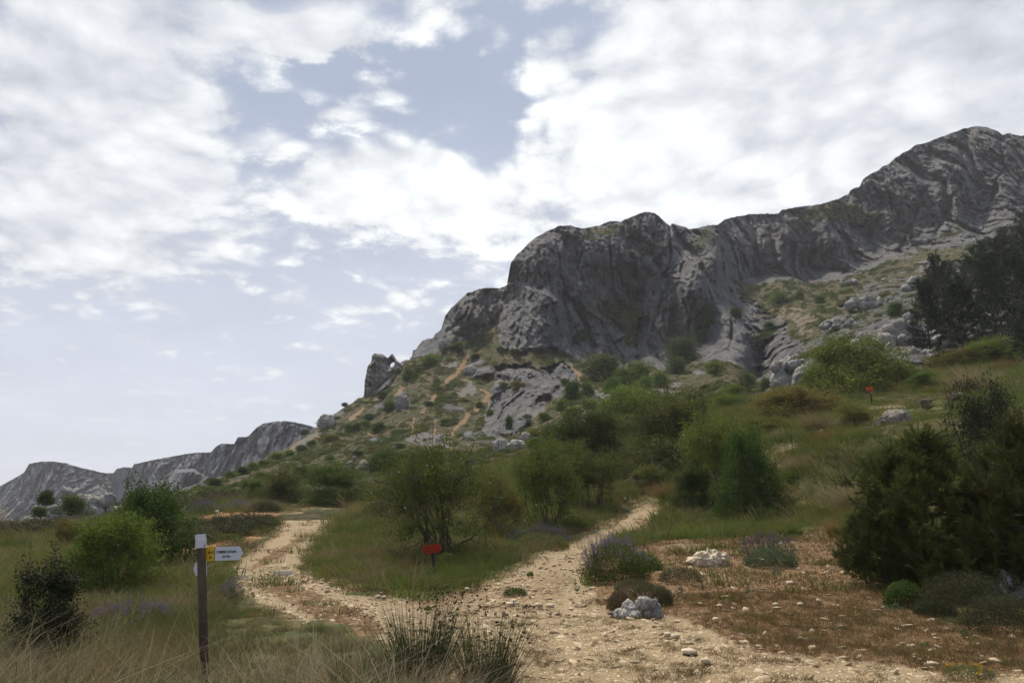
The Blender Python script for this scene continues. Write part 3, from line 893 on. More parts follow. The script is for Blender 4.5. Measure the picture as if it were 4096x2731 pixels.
def mtn_base(u, v):
    """distance along the sight line before rock relief: the survey's depth of each part of the face"""
    y = np.exp(mtn_logy(u, v))
    y = y + 14 * sstep(poly_sd(u, v, REARCLIFF), -3, 3) - 3
    y = y - 5.5 * sstep(poly_sd(u, v, BUTT), -2.5, 4)
    y = y - 5.0 * sstep(poly_sd(u, v, OUTLOW), -2.5, 3) - 3.5 * sstep(poly_sd(u, v, OUTMID), -2, 3)
    for (cu, cv, ru, rv, d) in BULGES:
        y = y - d * np.exp(-(((u - cu) / ru) ** 2 + ((v - cv) / rv) ** 2) ** 1.5)
    return y


def mtn_surface(u, v, detail=True):
    y = mtn_base(u, v)
    x = ray_a(u, v) * y
    z = EYE + ray_s(v) * y
    veg, soil, scree = mtn_masks(u, v, x, z)
    if detail:
        rock = 1 - veg * 0.85
        w1 = fbm(x / 30, y / 60, z / 40, 3, 77)
        w2 = fbm(x / 30, y / 60, z / 40, 3, 99)
        r1 = fbm(x / 17 + w1, y / 60, z / 34 + w2, 4, 11, 0.5, True)
        f1, f2, cid = worley(x / 9 + w1 * .6, y / 50, z / 19 + w2 * .6, 5)
        f1b, f2b, cidb = worley(x / 3.3 + w2 * .7, y / 30, z / 6.5 + w1 * .7, 6)
        f1c, f2c, cidc = worley(x / 1.2 + w2 * 3, y / 12, z / 1.5 + w1 * 2, 7)
        r2 = fbm(x / 2.6, y / 14, z / 4.0, 4, 13, 0.6)
        r3 = fbm(x / 1.1, y / 9, z / 5.5, 3, 14, 0.6, True)
        far = np.clip(y / 200, 0.35, 1.3)
        r0 = fbm(x / 26 + w2, y / 90, z / 60 + w1, 2, 10)
        r4 = fbm(x / 0.75, y / 3, z / 0.95, 3, 15, 0.65)
        pil = np.abs(pn(x / 11 + w1 * .6, y / 90, z / 48, 311)); pil2 = np.abs(pn(x / 4.6 + w2 * .5, y / 60, z / 22, 312))
        d = r0 * 5.5 - r1 * 0.5 + 4.6 * (1 - sstep(pil, 0, .24)) + 2.6 * (1 - sstep(pil2, 0, .14)) * np.clip(.6 + w1, 0, 1) + 1.3 * (1 - sstep(np.abs(pn(x / 1.9 + w1, y / 30, z / 9, 313)), 0, .13)) * np.clip(.5 + w2, 0, 1) + (cid - .5) * 1.4 * sstep(f2 - f1, 0.0, 0.35)
        d += (cidb - .5) * 1.3 * sstep(f2b - f1b, 0, 0.25) + (1 - sstep(f2b - f1b, 0, 0.07)) * 0.8 * np.clip(.4 + w1, 0, 1) + (cidc - .5) * 0.5 - r2 * 0.6 - r3 * 0.55 - r4 * 1.0
        d += facets(x / 13 + w1 * .5, y / 60, z / 26 + w2 * .5, 201) * 2.2 + facets(x / 4.6 + w2 * .5, y / 40, z / 11 + w1 * .5, 203) * 1.5 + facets(x / 1.8 + w1 * .6, y / 20, z / 3.6 + w2 * .6, 205) * 1.1 + facets(x / .8 + w2, y / 9, z / 1.3 + w1, 207) * .75
        # the broken ground at the foot of the right-hand cliff: blocks and benches
        lr = sstep(poly_sd(u, v, [(745, 335), (760, 300), (840, 305), (880, 262), (1024, 225), (1240, 220), (1240, 420), (940, 400), (760, 405)]), -6, 6)
        b1, b2, bc = worley(x / 10 + w1 * 2, y / 30, z / 7 + w2 * 2, 221)
        c1, c2, cc = worley(x / 3.8 + w1 * 3, y / 16, z / 2.8 + w2 * 2, 223)
        lb = np.abs(fbm(x / 7, y / 16, z / 5, 4, 231, .55)); d = d * (1 - .2 * lr) - lr * (lb * 9.0 - 2.2 + facets(x / 3 + w1, y / 12, z / 2.6 + w2, 225) * 3.0 + facets(x / 1.3 + w1, y / 6, z / 1.1 + w2, 226) * 1.4)
        lo_ = np.maximum(sstep(poly_sd(u, v, OUTLOW), -3, 3), sstep(poly_sd(u, v, OUTMID), -3, 3))
        d = d * (1 + 1.2 * lo_)
        g = 0.8 * fbm(x / 12, y / 12, z / 12, 3, 41) + 0.5 * fbm(x / 1.7, y / 3, z / 1.7, 3, 43)
        y = y + (d * rock + g * veg) * far
        cw = pn(x / 6, z / 6, y * 0, 301) * 3.0
        cv_ = np.clip(0.55 + 0.9 * pn(x / 7, z / 9, y * 0, 305), 0.05, 1)
        for L_, w_, dep in CRACKS:
            y = y + dep * 1.1 * sstep(line_d(u + w1 * 5 + cw, v + cw, L_), w_ * (0.5 + cv_), 0.0) * rock * cv_
        for (cu, cv, ru, rv, dep) in HOLES:
            rr_ = ((u - cu + w2 * 3 + cw * .4) / ru) ** 2 + ((v - cv + w1 * 3 + cw * .3) / rv) ** 2
            y = y + dep * sstep(rr_, 1.5, 0.3)
    return y, veg, soil, scree


us = np.concatenate([np.arange(130, 1032, 1.0), np.arange(1032, 1231, 4.0)])
vt = np.interp(us, *zip(*SKY))
vt = vt + (fbm(us / 5.0, us * 0 + .5, us * 0, 4, 61) * 1.6 + fbm(us / 17.0, us * 0 + .5, us * 0, 2, 62) * 1.2) * np.interp(us, [130, 300, 500, 1230], [0.4, 0.7, 1, 1.2])
vb = np.interp(us, *zip(*BOT))
NR = 330
vrows = np.arange(119.0, 541.0, 1.0)
NR = len(vrows)
Um = np.broadcast_to(us[None], (NR, len(us)))
Vm = np.clip(vrows[:, None], vt[None], vb[None])
inside = (vrows[:, None] >= vt[None] - 1.01) & (vrows[:, None] <= vb[None] + 1.01)
Ym = np.zeros(Vm.shape)
veg_m, soil_m, scree_m = np.zeros(Vm.shape), np.zeros(Vm.shape), np.zeros(Vm.shape)
Ym[inside], veg_m[inside], soil_m[inside], scree_m[inside] = mtn_surface(Um[inside], Vm[inside])
Xm, Zm = ray_a(Um, Vm) * Ym, EYE + ray_s(Vm) * Ym
# the top rolls back from the rim and the far side comes down to the low country
first = inside.argmax(0)
ci_ = np.arange(len(us))
Xt, Yt, Zt = Xm[first, ci_], Ym[first, ci_], Zm[first, ci_]
# rows above the skyline share the rim vertex
above = np.arange(NR)[:, None] < first[None]
Xm, Ym2, Zm = np.where(above, Xt[None], Xm), np.where(above, Yt[None], Ym), np.where(above, Zt[None], Zm)
back = []
for dy, dz in ((260, -120), (120, -35), (50, -9), (20, -3.5), (7, -1.2), (2.5, -0.3)):
    k = (Yt + dy) / Yt
    n = fbm(Xt / 14, (Yt + dy) / 14, Xt * 0, 3, 71) * min(3.0, dy / 8)
    back.append(np.stack([Xt * k, Yt + dy, Zt + dz * np.clip(Zt / 60, .15, 1.2) - abs(n)], 1))
back.append(np.stack([Xt, Yt, Zt], 1))
nb = len(back) * len(us)
VV = np.concatenate(back + [np.stack([Xm, Ym2, Zm], 2).reshape(-1, 3)])
qb = grid_quads(len(back), len(us))
qm = grid_quads(NR, len(us))
r0_, c0_ = qm[:, 0] // len(us), qm[:, 0] % len(us)
okq = (Vm[r0_ + 1, c0_] > Vm[r0_, c0_]) | (Vm[r0_ + 1, c0_ + 1] > Vm[r0_, c0_ + 1])
okq &= ~((r0_ > vb[c0_] - 119 + 1))
valid = (inside | above).ravel()
okq &= valid[qm].all(1)
qm = qm[okq] + nb
# weld the rim copies
rimv = np.arange(NR * len(us)).reshape(NR, -1)
weld = np.arange(len(VV))
weld[nb:] = np.where(np.arange(NR)[:, None] <= first[None], (nb - len(us) + ci_)[None], rimv + nb).ravel()
weld[nb:] = np.where((np.arange(NR)[:, None] == first[None]).ravel(), weld[nb:], weld[nb:])
qa = weld[np.concatenate([qb, qm])]
tri_l, quad_l = [], []
a_, b_, c_, d_ = qa.T
dg = (a_ == b_) | (b_ == c_) | (c_ == d_) | (d_ == a_)
quad_l = qa[~dg]
tq_ = qa[dg]
tri_l = []
for q_ in tq_.tolist():
    s_ = [q_[0]]
    for e_ in q_[1:]:
        if e_ != s_[-1]:
            s_.append(e_)
    if s_[0] == s_[-1]:
        s_.pop()
    if len(s_) == 3 and len(set(s_)) == 3:
        tri_l.append(s_)
used_, inv_ = np.unique(np.concatenate([quad_l.ravel(), np.array(tri_l, int).ravel()]), return_inverse=True)
nq4 = quad_l.size
pad = np.zeros(nb)
al = {k_: np.concatenate([pad, m_.ravel()])[used_] for k_, m_ in (('veg', veg_m), ('soil', soil_m), ('scree', scree_m))}
mt_me = new_mesh("mountain", VV[used_], tris=inv_[nq4:].reshape(-1, 3), quads=inv_[:nq4].reshape(-1, 4), attrs=al, mats=[M['mountain']], smooth=True)
mt_me.flip_normals()
link("hills", mt_me, kind='structure')

# ------------------------------------------------------------------ far ridge on the left
FAR = [(-420, 520), (-300, 500), (-200, 508), (-100, 492), (0, 485.5), (12, 479), (24, 472), (29, 463.5), (40, 461), (52, 460.7), (66, 462.5), (80, 467), (92, 469.5), (102, 472.2), (113, 472.6), (117, 468), (124, 466.5), (132, 467), (134, 463.5), (155, 459),
       (174, 455.6), (190, 452.5), (211, 451.5), (217, 445), (222, 443), (234, 443.3), (238, 436.5), (248, 436), (257, 426.5), (263, 423), (275, 421), (287, 420.5), (300, 422.6), (311, 425.5), (330, 431), (380, 440)]
uf = np.concatenate([np.arange(-420, -2, 8.0), np.arange(-2, 381, 0.8)])
vft = np.interp(uf, *zip(*FAR)) + fbm(uf / 4, uf * 0 + .3, uf * 0, 4, 81) * 0.9
NF = 170
tf = np.linspace(0, 1, NF)[:, None]
Uf = np.broadcast_to(uf[None], (NF, len(uf)))
Vf = vft[None] * (1 - tf) + 545 * tf
Yf = np.interp(Uf, [-420, 0, 110, 135, 210, 300, 380], [900, 640, 600, 560, 470, 380, 340]) - 90 * tf ** 1.3
Yf = Yf + 40 * np.exp(-((Uf - 112) / 9) ** 2) - 25 * np.exp(-((Uf - 150) / 16) ** 2) - 25 * np.exp(-((Uf - 60) / 30) ** 2)
lowrock = sstep(poly_sd(Uf, Vf, [(168, 482), (175, 470), (194, 469), (200, 474), (186, 486), (170, 500)]), -1.5, 2)
Yf = Yf - 60 * lowrock
Xf, Zf = ray_a(Uf, Vf) * Yf, EYE + ray_s(Vf) * Yf
w1 = fbm(Xf / 60, Yf / 200, Zf / 80, 3, 83)
fa, fb, fc = worley(Xf / 24 + w1, Yf / 200, Zf / 70 + w1, 84)
fd, fe, ff = worley(Xf / 8 + w1 * 2, Yf / 90, Zf / 14 + w1, 86)
Yf = Yf - fbm(Xf / 38 + w1, Yf / 300, Zf / 80, 4, 85, 0.5) * 13 + facets(Xf / 15 + w1, Yf / 200, Zf / 22 + w1, 401) * 8 + facets(Xf / 6 + w1 * 2, Yf / 90, Zf / 8, 403) * 5 + facets(Xf / 2.6 + w1 * 2, Yf / 50, Zf / 3, 405) * 2.6 + (fc - .5) * 9 * sstep(fb - fa, 0, .4) + (ff - .5) * 2.5 * sstep(fe - fd, 0, .3) - fbm(Xf / 4, Yf / 60, Zf / 5, 3, 88, .6) * 5 - fbm(Xf / 5, Yf / 60, Zf / 30, 3, 89, .6, True) * 1.2
for L_, w_, dep in [([(52, 462), (50, 475), (52, 492)], 1.6, 16), ([(60, 463), (61, 480)], 1.4, 14), ([(45, 462), (44, 480)], 1.2, 10), ([(30, 466), (33, 500)], 1.8, 14), ([(76, 468), (80, 490)], 1.6, 10), ([(104, 475), (100, 495)], 1.8, 12), ([(211, 452), (208, 475)], 1.6, 12), ([(245, 440), (262, 458)], 2, 10), ([(257, 428), (250, 452)], 1.8, 10)]:
    Yf = Yf + dep * sstep(line_d(Uf + w1 * 3 + pn(Xf / 12, Zf / 12, Xf * 0, 303) * 2, Vf, L_), w_ * 1.3, .0) * np.clip(.35 + pn(Xf / 15, Zf / 15, Xf * 0, 304), 0, 1)
Xf, Zf = ray_a(Uf, Vf) * Yf, EYE + ray_s(Vf) * Yf
soil_f = sstep(poly_sd(Uf, Vf, [(-3, 520), (2, 508), (5, 504), (9, 512), (12, 520), (10, 530), (-3, 530)]), -2, 2)
backf = [np.stack([Xf[0] * (Yf[0] + d) / Yf[0], Yf[0] + d, Zf[0] + dz], 1) for d, dz in ((500, -150), (150, -30), (30, -4))]
VF = np.concatenate(backf + [np.stack([Xf, Yf, Zf], 2).reshape(-1, 3)])
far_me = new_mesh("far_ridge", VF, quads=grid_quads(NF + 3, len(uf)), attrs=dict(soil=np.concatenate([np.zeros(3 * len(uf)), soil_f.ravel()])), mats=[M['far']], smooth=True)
far_me.flip_normals()
link("far_ridge", far_me, kind='structure')


def mtn_point(u, v):
    y = mtn_surface(np.array([float(u)]), np.array([float(v)]))[0][0]
    return world_pt(u, v, y)


def ground_hit(u, v, ymax=120):
    """where the sight line first meets the ground; beyond it, the mountain"""
    ys = np.exp(np.linspace(math.log(4), math.log(ymax), 500))
    a, s = ray_a(u, v), ray_s(v)
    gz = ground_z(a * ys, ys)
    k = np.nonzero(EYE + s * ys <= gz)[0]
    if len(k):
        y = ys[k[0]]
        return np.array([a * y, y, float(ground_z(a * y, y))])
    return mtn_point(u, v)


def ground_at(u, y, v_hint=500):
    a = ray_a(u, v_hint)
    z = float(ground_z(a * y, y))
    return np.array([a * y, y, z])


# ------------------------------------------------------------------ plant builders
def unit(a):
    return a / (np.linalg.norm(a, axis=-1, keepdims=True) + 1e-9)


def tubes(p0, p1, r0, r1, sides=4):
    """prisms along segments"""
    p0, p1 = np.asarray(p0, float), np.asarray(p1, float)
    n = len(p0)
    d = unit(p1 - p0)
    ref = np.where(np.abs(d[:, 2:3]) > 0.9, np.array([[1., 0, 0]]), np.array([[0, 0, 1.]]))
    a = unit(np.cross(d, ref))
    b = np.cross(d, a)
    ang = np.arange(sides) * 2 * math.pi / sides
    ring = a[:, None] * np.cos(ang)[None, :, None] + b[:, None] * np.sin(ang)[None, :, None]
    v0 = p0[:, None] + ring * np.asarray(r0)[:, None, None]
    v1 = p1[:, None] + ring * np.asarray(r1)[:, None, None]
    V_ = np.concatenate([v0, v1], 1).reshape(-1, 3)
    k = np.arange(sides)
    q = np.stack([k, (k + 1) % sides, sides + (k + 1) % sides, sides + k], 1)
    Q_ = (q[None] + (np.arange(n) * 2 * sides)[:, None, None]).reshape(-1, 4)
    return V_, Q_


def leaves(c, size, rng, nrm=None, aspect=1.6, up=0.0):
    """one small quad per leaf, folded at random"""
    n = len(c)
    nn = rng.normal(size=(n, 3))
    nn[:, 2] += up
    if nrm is not None:
        nn = nn * 0.8 + nrm
    nn = unit(nn)
    t = unit(np.cross(nn, rng.normal(size=(n, 3))))
    b = np.cross(nn, t)
    s = (size * rng.uniform(0.6, 1.3, n))[:, None]
    w = s / aspect
    V_ = np.stack([c - t * s * .5, c + b * w * .5, c + t * s * .5, c - b * w * .5], 1).reshape(-1, 3)
    return V_, np.arange(4 * n).reshape(-1, 4)


def needles(c, d, length, width, rng):
    n = len(c)
    side = unit(np.cross(d, rng.normal(size=(n, 3))))
    L = (length * rng.uniform(0.7, 1.2, n))[:, None]
    V_ = np.stack([c - side * width * .5, c + side * width * .5, c + d * L], 1).reshape(-1, 3)
    return V_, np.arange(3 * n).reshape(-1, 3)


def shrub(seed, w, h, kind='dense', ntips=260, per=34, leaf=0.07, bare=0.0, nstems=9, shoots=8, stem_r=0.03, lobes=5):
    """returns (foliage verts, faces, tint), (stem verts, faces). w, h in metres; crown built round a branch skeleton"""
    rng = np.random.default_rng(seed)
    # crown shape: a few overlapping masses
    lc, lr = [], []
    for i in range(lobes):
        ang = rng.uniform(0, 2 * math.pi)
        rad = rng.uniform(0.1, 0.62) * w / 2
        hh = rng.uniform(0.35 + bare * .4, 0.78) * h
        lc.append((math.cos(ang) * rad, math.sin(ang) * rad, hh))
        k = rng.uniform(0.17, 0.40)
        lr.append((w * k, w * k, min(h * k * 1.15, h - hh + 0.02 * h)))
    lc.append((0, 0, 0.52 * h))
    lr.append((w * .36, w * .36, h * .44))
    lc, lr = np.array(lc), np.array(lr)
    li = rng.integers(0, len(lc), ntips)
    dr = unit(rng.normal(size=(ntips, 3)))
    dr[:, 2] = np.where(dr[:, 2] < -0.3, -dr[:, 2] * .3, dr[:, 2])
    rad = rng.uniform(0.45, 1.0, ntips) ** 0.45 * (1 + 0.16 * rng.normal(size=ntips))
    tips = lc[li] + dr * lr[li] * rad[:, None]
    lowcut = bare * h
    tips[:, 2] = np.where(tips[:, 2] < lowcut, lowcut + rng.uniform(0, .25, ntips) * h, tips[:, 2])
    ns_ = int(ntips * (.36 if bare < .1 else .16))
    an = rng.uniform(0, 2 * math.pi, ns_)
    rs_ = rng.uniform(.22, .52, ns_) * w * (1 + .25 * np.sin(an * 3 + seed))
    tips[:ns_] = np.stack([np.cos(an) * rs_, np.sin(an) * rs_, rng.uniform(.04, .42, ns_) * h], 1)
    tips[:, 2] = np.maximum(tips[:, 2], 0.05 * h)
    # stems: curved lines from the base
    S0, S1, R0, R1 = [], [], [], []
    nodes = []
    for i in range(nstems):
        tgt = lc[i % len(lc)] + rng.normal(size=3) * w * .10
        tgt[2] = max(tgt[2], .4 * h)
        base = np.array([rng.normal() * w * .05, rng.normal() * w * .05, -0.12])
        mid = (base + tgt) / 2 + np.array([rng.normal() * w * .08 + tgt[0] * .25, rng.normal() * w * .08 + tgt[1] * .25, -0.05 * h])
        prev = base
        for k in range(1, 8):
            t = k / 7
            p = base * (1 - t) ** 2 + 2 * mid * t * (1 - t) + tgt * t * t + rng.normal(size=3) * 0.012 * w
            S0.append(prev)
            S1.append(p)
            R0.append(stem_r * (1 - .75 * (k - 1) / 7))
            R1.append(stem_r * (1 - .75 * k / 7))
            nodes.append(p)
            prev = p
    nodes = np.array(nodes)
    L0, LD, LT = [], [], []
    segA, segB = [], []
    cen = np.array([0, 0, .3 * h])
    for t in tips:
        dd = np.linalg.norm(nodes - t, axis=1) + 0.35 * np.maximum(0, nodes[:, 2] - t[2])
        nb = nodes[int(np.argmin(dd))]
        mid = (nb + t) / 2 + rng.normal(size=3) * .05 * w + np.array([0, 0, -.03 * h])
        segA += [nb, mid]
        segB += [mid, t]
        out = unit(t - cen)
        L0.append((mid, t, out))
    segA, segB = np.array(segA), np.array(segB)
    tw = np.tile([stem_r * .30, stem_r * .18], len(tips))
    tw1 = np.tile([stem_r * .18, stem_r * .07], len(tips))
    sv, sq = tubes(np.array(S0), np.array(S1), np.array(R0), np.array(R1), 5)
    tv, tq = tubes(segA, segB, tw, tw1, 3)
    SV, SQ = np.concatenate([sv, tv]), np.concatenate([sq, tq + len(sv)])
    # whippy shoots standing out of the crown
    C, T = [], []
    for i in range(shoots):
        k = rng.integers(0, len(tips))
        a = tips[k]
        out = unit(a - cen) * .5 + np.array([0, 0, .7]) + rng.normal(size=3) * .15
        b = a + unit(out) * h * rng.uniform(.10, .24)
        v_, q_ = tubes(a[None], b[None], [stem_r * .18], [stem_r * .06], 3)
        SQ = np.concatenate([SQ, q_ + len(SV)])
        SV = np.concatenate([SV, v_])
        m = per // 2
        t = rng.uniform(0, 1, m)[:, None]
        C.append(a + (b - a) * t + rng.normal(size=(m, 3)) * leaf * .55)
        T.append(np.clip(.6 + rng.normal(size=m) * .2, 0, 1))
    mids = np.array([l[0] for l in L0])
    ends = np.array([l[1] for l in L0])
    base_t = rng.uniform(0, 1, len(ends))
    spr = leaf * 1.5
    t = rng.uniform(0.25, 1.12, (len(ends), per, 1))
    pts = mids[:, None] + (ends - mids)[:, None] * t + rng.normal(size=(len(ends), per, 3)) * spr * np.array([1.15, 1.15, .75])
    C.append(pts.reshape(-1, 3))
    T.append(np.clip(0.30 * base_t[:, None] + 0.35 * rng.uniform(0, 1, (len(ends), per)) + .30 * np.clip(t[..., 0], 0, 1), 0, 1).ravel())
    C, T = np.concatenate(C), np.concatenate(T)
    keep = C[:, 2] > 0.01
    C, T = C[keep], T[keep]
    ex = (np.percentile(C[:, 0], 98.5) - np.percentile(C[:, 0], 1.5) + np.percentile(C[:, 1], 98.5) - np.percentile(C[:, 1], 1.5)) / 2
    K_ = np.array([w / ex, w / ex, h / np.percentile(C[:, 2], 99)])
    C, SV = C * K_, SV * K_
    fv, fq = leaves(C, leaf, rng, up=.5)
    return (fv, fq, np.repeat(T, 4)), (SV, SQ)


def pine(seed, w, h, levels=11, per_level=7, shoot_n=9, ndl=0.10, nper=46, trunk_r=.09, wide=False, candle=0.0):
    """pine with whorled upswept branches clothed in needle shoots"""
    rng = np.random.default_rng(seed)
    S0, S1, R0, R1 = [], [], [], []
    topz = h * .97
    zs = np.linspace(-.15, topz, 9)
    off = np.cumsum(rng.normal(size=(9, 2)) * .02 * w, 0)
    tr = np.column_stack([off, zs])
    for k in range(8):
        S0.append(tr[k]); S1.append(tr[k + 1]); R0.append(trunk_r * (1 - .9 * k / 8)); R1.append(trunk_r * (1 - .9 * (k + 1) / 8))
    sc_, sd_ = [], []
    for L in range(levels):
        f = (L + .5) / levels
        z0 = h * (.05 + .88 * f)
        prof = (math.sin(math.pi * min(1, .30 + .70 * f)) ** .7) if wide else (1 - f) ** .75 + .06
        base = np.array([np.interp(z0, zs, tr[:, 0]), np.interp(z0, zs, tr[:, 1]), z0])
        for b in range(per_level + int(rng.integers(-1, 2))):
            ang = rng.uniform(0, 2 * math.pi)
            R = w / 2 * prof * rng.uniform(.65, 1.1)
            d = np.array([math.cos(ang), math.sin(ang), 0])
            prev = base
            npt = 6
            pts = [base]
            for k in range(1, npt + 1):
                t = k / npt
                p = base + d * R * t + np.array([0, 0, (0.10 + .34 * f) * h * .35 * t ** 1.6]) + rng.normal(size=3) * .03 * w * t
                S0.append(prev); S1.append(p); R0.append(trunk_r * .32 * (1 - t) + .006); R1.append(trunk_r * .32 * (1 - t) + .004)
                pts.append(p)
                prev = p
            pts = np.array(pts)
            for s_ in range(shoot_n):
                t = rng.uniform(.28, 1) ** .7
                i = min(npt - 1, int(t * npt))
                p = pts[i] + (pts[i + 1] - pts[i]) * (t * npt - i)
                dv = unit(d * rng.uniform(.2, 1) + np.array([0, 0, rng.uniform(.3, 1.1)]) + rng.normal(size=3) * .45)
                sl = w * rng.uniform(.05, .12)
                sc_.append(p); sd_.append(dv * sl)
                S0.append(p); S1.append(p + dv * sl); R0.append(.008); R1.append(.004)
    sc_.append(tr[-1] - np.array([0, 0, .1 * h])); sd_.append(np.array([0, 0, .12 * h]))
    sc_, sd_ = np.array(sc_), np.array(sd_)
    n = len(sc_)
    t = rng.uniform(0, 1.05, (n, nper, 1))
    c = sc_[:, None] + sd_[:, None] * t
    dd = unit(unit(sd_)[:, None] * .75 + rng.normal(size=(n, nper, 3)) * .55)
    fv, ff = needles(c.reshape(-1, 3), dd.reshape(-1, 3), ndl, ndl * .13 if not wide else ndl * .11, rng)
    tint = np.clip(.15 + .35 * rng.uniform(0, 1, (n, 1)) + .35 * t[..., 0] + .15 * rng.uniform(0, 1, (n, nper)), 0, 1).ravel()
    sv, sq = tubes(np.array(S0), np.array(S1), np.array(R0), np.array(R1), 4)
    return (fv, ff, np.repeat(tint, 3)), (sv, sq)


def tuft(seed, n, h, spread, width, lean=.35, curl=.5, segs=3, heads=0, twist=0.0, root=None):
    """grass blades as tapering curved strips rooted in a patch"""
    rng = np.random.default_rng(seed)
    ang = rng.uniform(0, 2 * math.pi, n)
    rr_ = np.sqrt(rng.uniform(0, 1, n)) * (spread if root is None else root)
    base = np.stack([np.cos(ang) * rr_, np.sin(ang) * rr_, np.full(n, -.02)], 1)
    a2 = ang + rng.normal(size=n) * .9
    ln = np.abs(rng.normal(size=n)) * lean + .05
    out = np.stack([np.cos(a2), np.sin(a2), np.zeros(n)], 1)
    hh = h * rng.uniform(.45, 1.1, n)
    side = np.stack([-np.sin(a2 + 1.2), np.cos(a2 + 1.2), np.zeros(n)], 1)
    V_, T_ = [], []
    for k in range(segs + 1):
        t = k / segs
        p = base + out * (hh * (ln * t + curl * rng.uniform(.5, 1) * t * t * ln * 1.5))[:, None]
        p[:, 2] += hh * (t - .25 * curl * t * t * ln * 2)
        w_ = width * (1 - t * .92) * (1.0 if k else .8)
        V_ += [p - side * w_ / 2, p + side * w_ / 2]
        T_ += [np.clip(.15 + .6 * t + rng.normal(size=n) * .12, 0, 1)] * 2
    V_ = np.stack(V_, 1)
    m = V_.shape[1]
    q = np.array([[2 * k, 2 * k + 1, 2 * k + 3, 2 * k + 2] for k in range(segs)])
    Q_ = (q[None] + (np.arange(n) * m)[:, None, None]).reshape(-1, 4)
    tips = V_[:, -2:].mean(1)
    return V_.reshape(-1, 3), Q_, np.stack(T_, 1).ravel(), tips


def blob(seed, sub=3, amp=.25, freq=1.6, squash=(1, 1, .7), crack=.0, cfreq=3.0, flat=True):
    """a lump of rock: displaced icosphere with broken facets and optional karst fissures"""
    import bmesh
    bm = bmesh.new()
    bmesh.ops.create_icosphere(bm, subdivisions=sub, radius=1)
    V_ = np.array([v.co[:] for v in bm.verts])
    T_ = np.array([[v.index for v in f.verts] for f in bm.faces])
    bm.free()
    o = seed * 7.31
    x, y, z = V_[:, 0] * freq + o, V_[:, 1] * freq + o, V_[:, 2] * freq
    d = 1 + amp * 1.6 * fbm(x, y, z, 4, seed) + amp * .9 * facets(x * 1.3, y * 1.3, z * 1.3, seed + 3)
    if crack:
        f1_, f2_, c_ = worley(x * cfreq / freq, y * cfreq / freq, z * cfreq / freq, seed + 4)
        d -= crack * sstep(f2_ - f1_, .22, 0.0)
        d += (c_ - .5) * crack * .8
    V_ = V_ * d[:, None] * np.array(squash)
    return V_, T_


def compact(parts):
    V_, T_, Q_, A_ = [], [], [], []
    n = 0
    for p in parts:
        v, f = p[0], p[1]
        (T_ if f.shape[1] == 3 else Q_).append(f + n)
        V_.append(v)
        A_.append(p[2] if len(p) > 2 else np.full(len(v), .5))
        n += len(v)
    return np.concatenate(V_), (np.concatenate(T_) if T_ else None), (np.concatenate(Q_) if Q_ else None), np.concatenate(A_)


# ------------------------------------------------------------------ scattering
PROTO = bpy.data.collections.new("prototypes")      # not linked to the scene


def proto_set(name, meshes):
    c = bpy.data.collections.new(name)
    for i, me in enumerate(meshes):
        o = bpy.data.objects.new("%s_%02d" % (name, i), me)
        c.objects.link(o)
    return c


def scatter(name, coll, pts, rot, scl, idx, label=None, cat=None):
    n = len(pts)
    me = bpy.data.meshes.new(name)
    me.vertices.add(n)
    me.vertices.foreach_set('co', np.ascontiguousarray(pts, np.float32).ravel())
    a = me.attributes.new('rot', 'FLOAT_VECTOR', 'POINT')
    a.data.foreach_set('vector', np.ascontiguousarray(rot, np.float32).ravel())
    a = me.attributes.new('scl', 'FLOAT_VECTOR', 'POINT')
    scl = np.asarray(scl)
    if scl.ndim == 1:
        scl = np.repeat(scl[:, None], 3, 1)
    a.data.foreach_set('vector', np.ascontiguousarray(scl, np.float32).ravel())
    a = me.attributes.new('idx', 'INT', 'POINT')
    a.data.foreach_set('value', np.ascontiguousarray(idx, np.int32))
    o = link(name, me, kind='stuff', label=label, cat=cat)
    ng = bpy.data.node_groups.new(name, 'GeometryNodeTree')
    ng.interface.new_socket('Geometry', in_out='INPUT', socket_type='NodeSocketGeometry')
    ng.interface.new_socket('Geometry', in_out='OUTPUT', socket_type='NodeSocketGeometry')
    N, Lk = ng.nodes, ng.links
    gi, go = N.new('NodeGroupInput'), N.new('NodeGroupOutput')
    iop = N.new('GeometryNodeInstanceOnPoints')
    ci = N.new('GeometryNodeCollectionInfo')
    ci.inputs['Collection'].default_value = coll
    ci.inputs['Separate Children'].default_value = True
    ci.inputs['Reset Children'].default_value = True
    iop.inputs['Pick Instance'].default_value = True

    def at(nm, typ):
        q = N.new('GeometryNodeInputNamedAttribute')
        q.data_type = typ
        q.inputs['Name'].default_value = nm
        return q.outputs['Attribute']
    Lk.new(gi.outputs[0], iop.inputs['Points'])
    Lk.new(ci.outputs[0], iop.inputs['Instance'])
    Lk.new(at('idx', 'INT'), iop.inputs['Instance Index'])
    Lk.new(at('rot', 'FLOAT_VECTOR'), iop.inputs['Rotation'])
    Lk.new(at('scl', 'FLOAT_VECTOR'), iop.inputs['Scale'])
    Lk.new(iop.outputs[0], go.inputs[0])
    md = o.modifiers.new('scatter', 'NODES')
    md.node_group = ng
    return o


RNG = np.random.default_rng(42)


def mk(name, parts, mats, smooth=False):
    v, t_, q_, a_ = compact(parts)
    return new_mesh(name, v, tris=t_, quads=q_, attrs=dict(tint=a_), mats=mats, smooth=smooth)


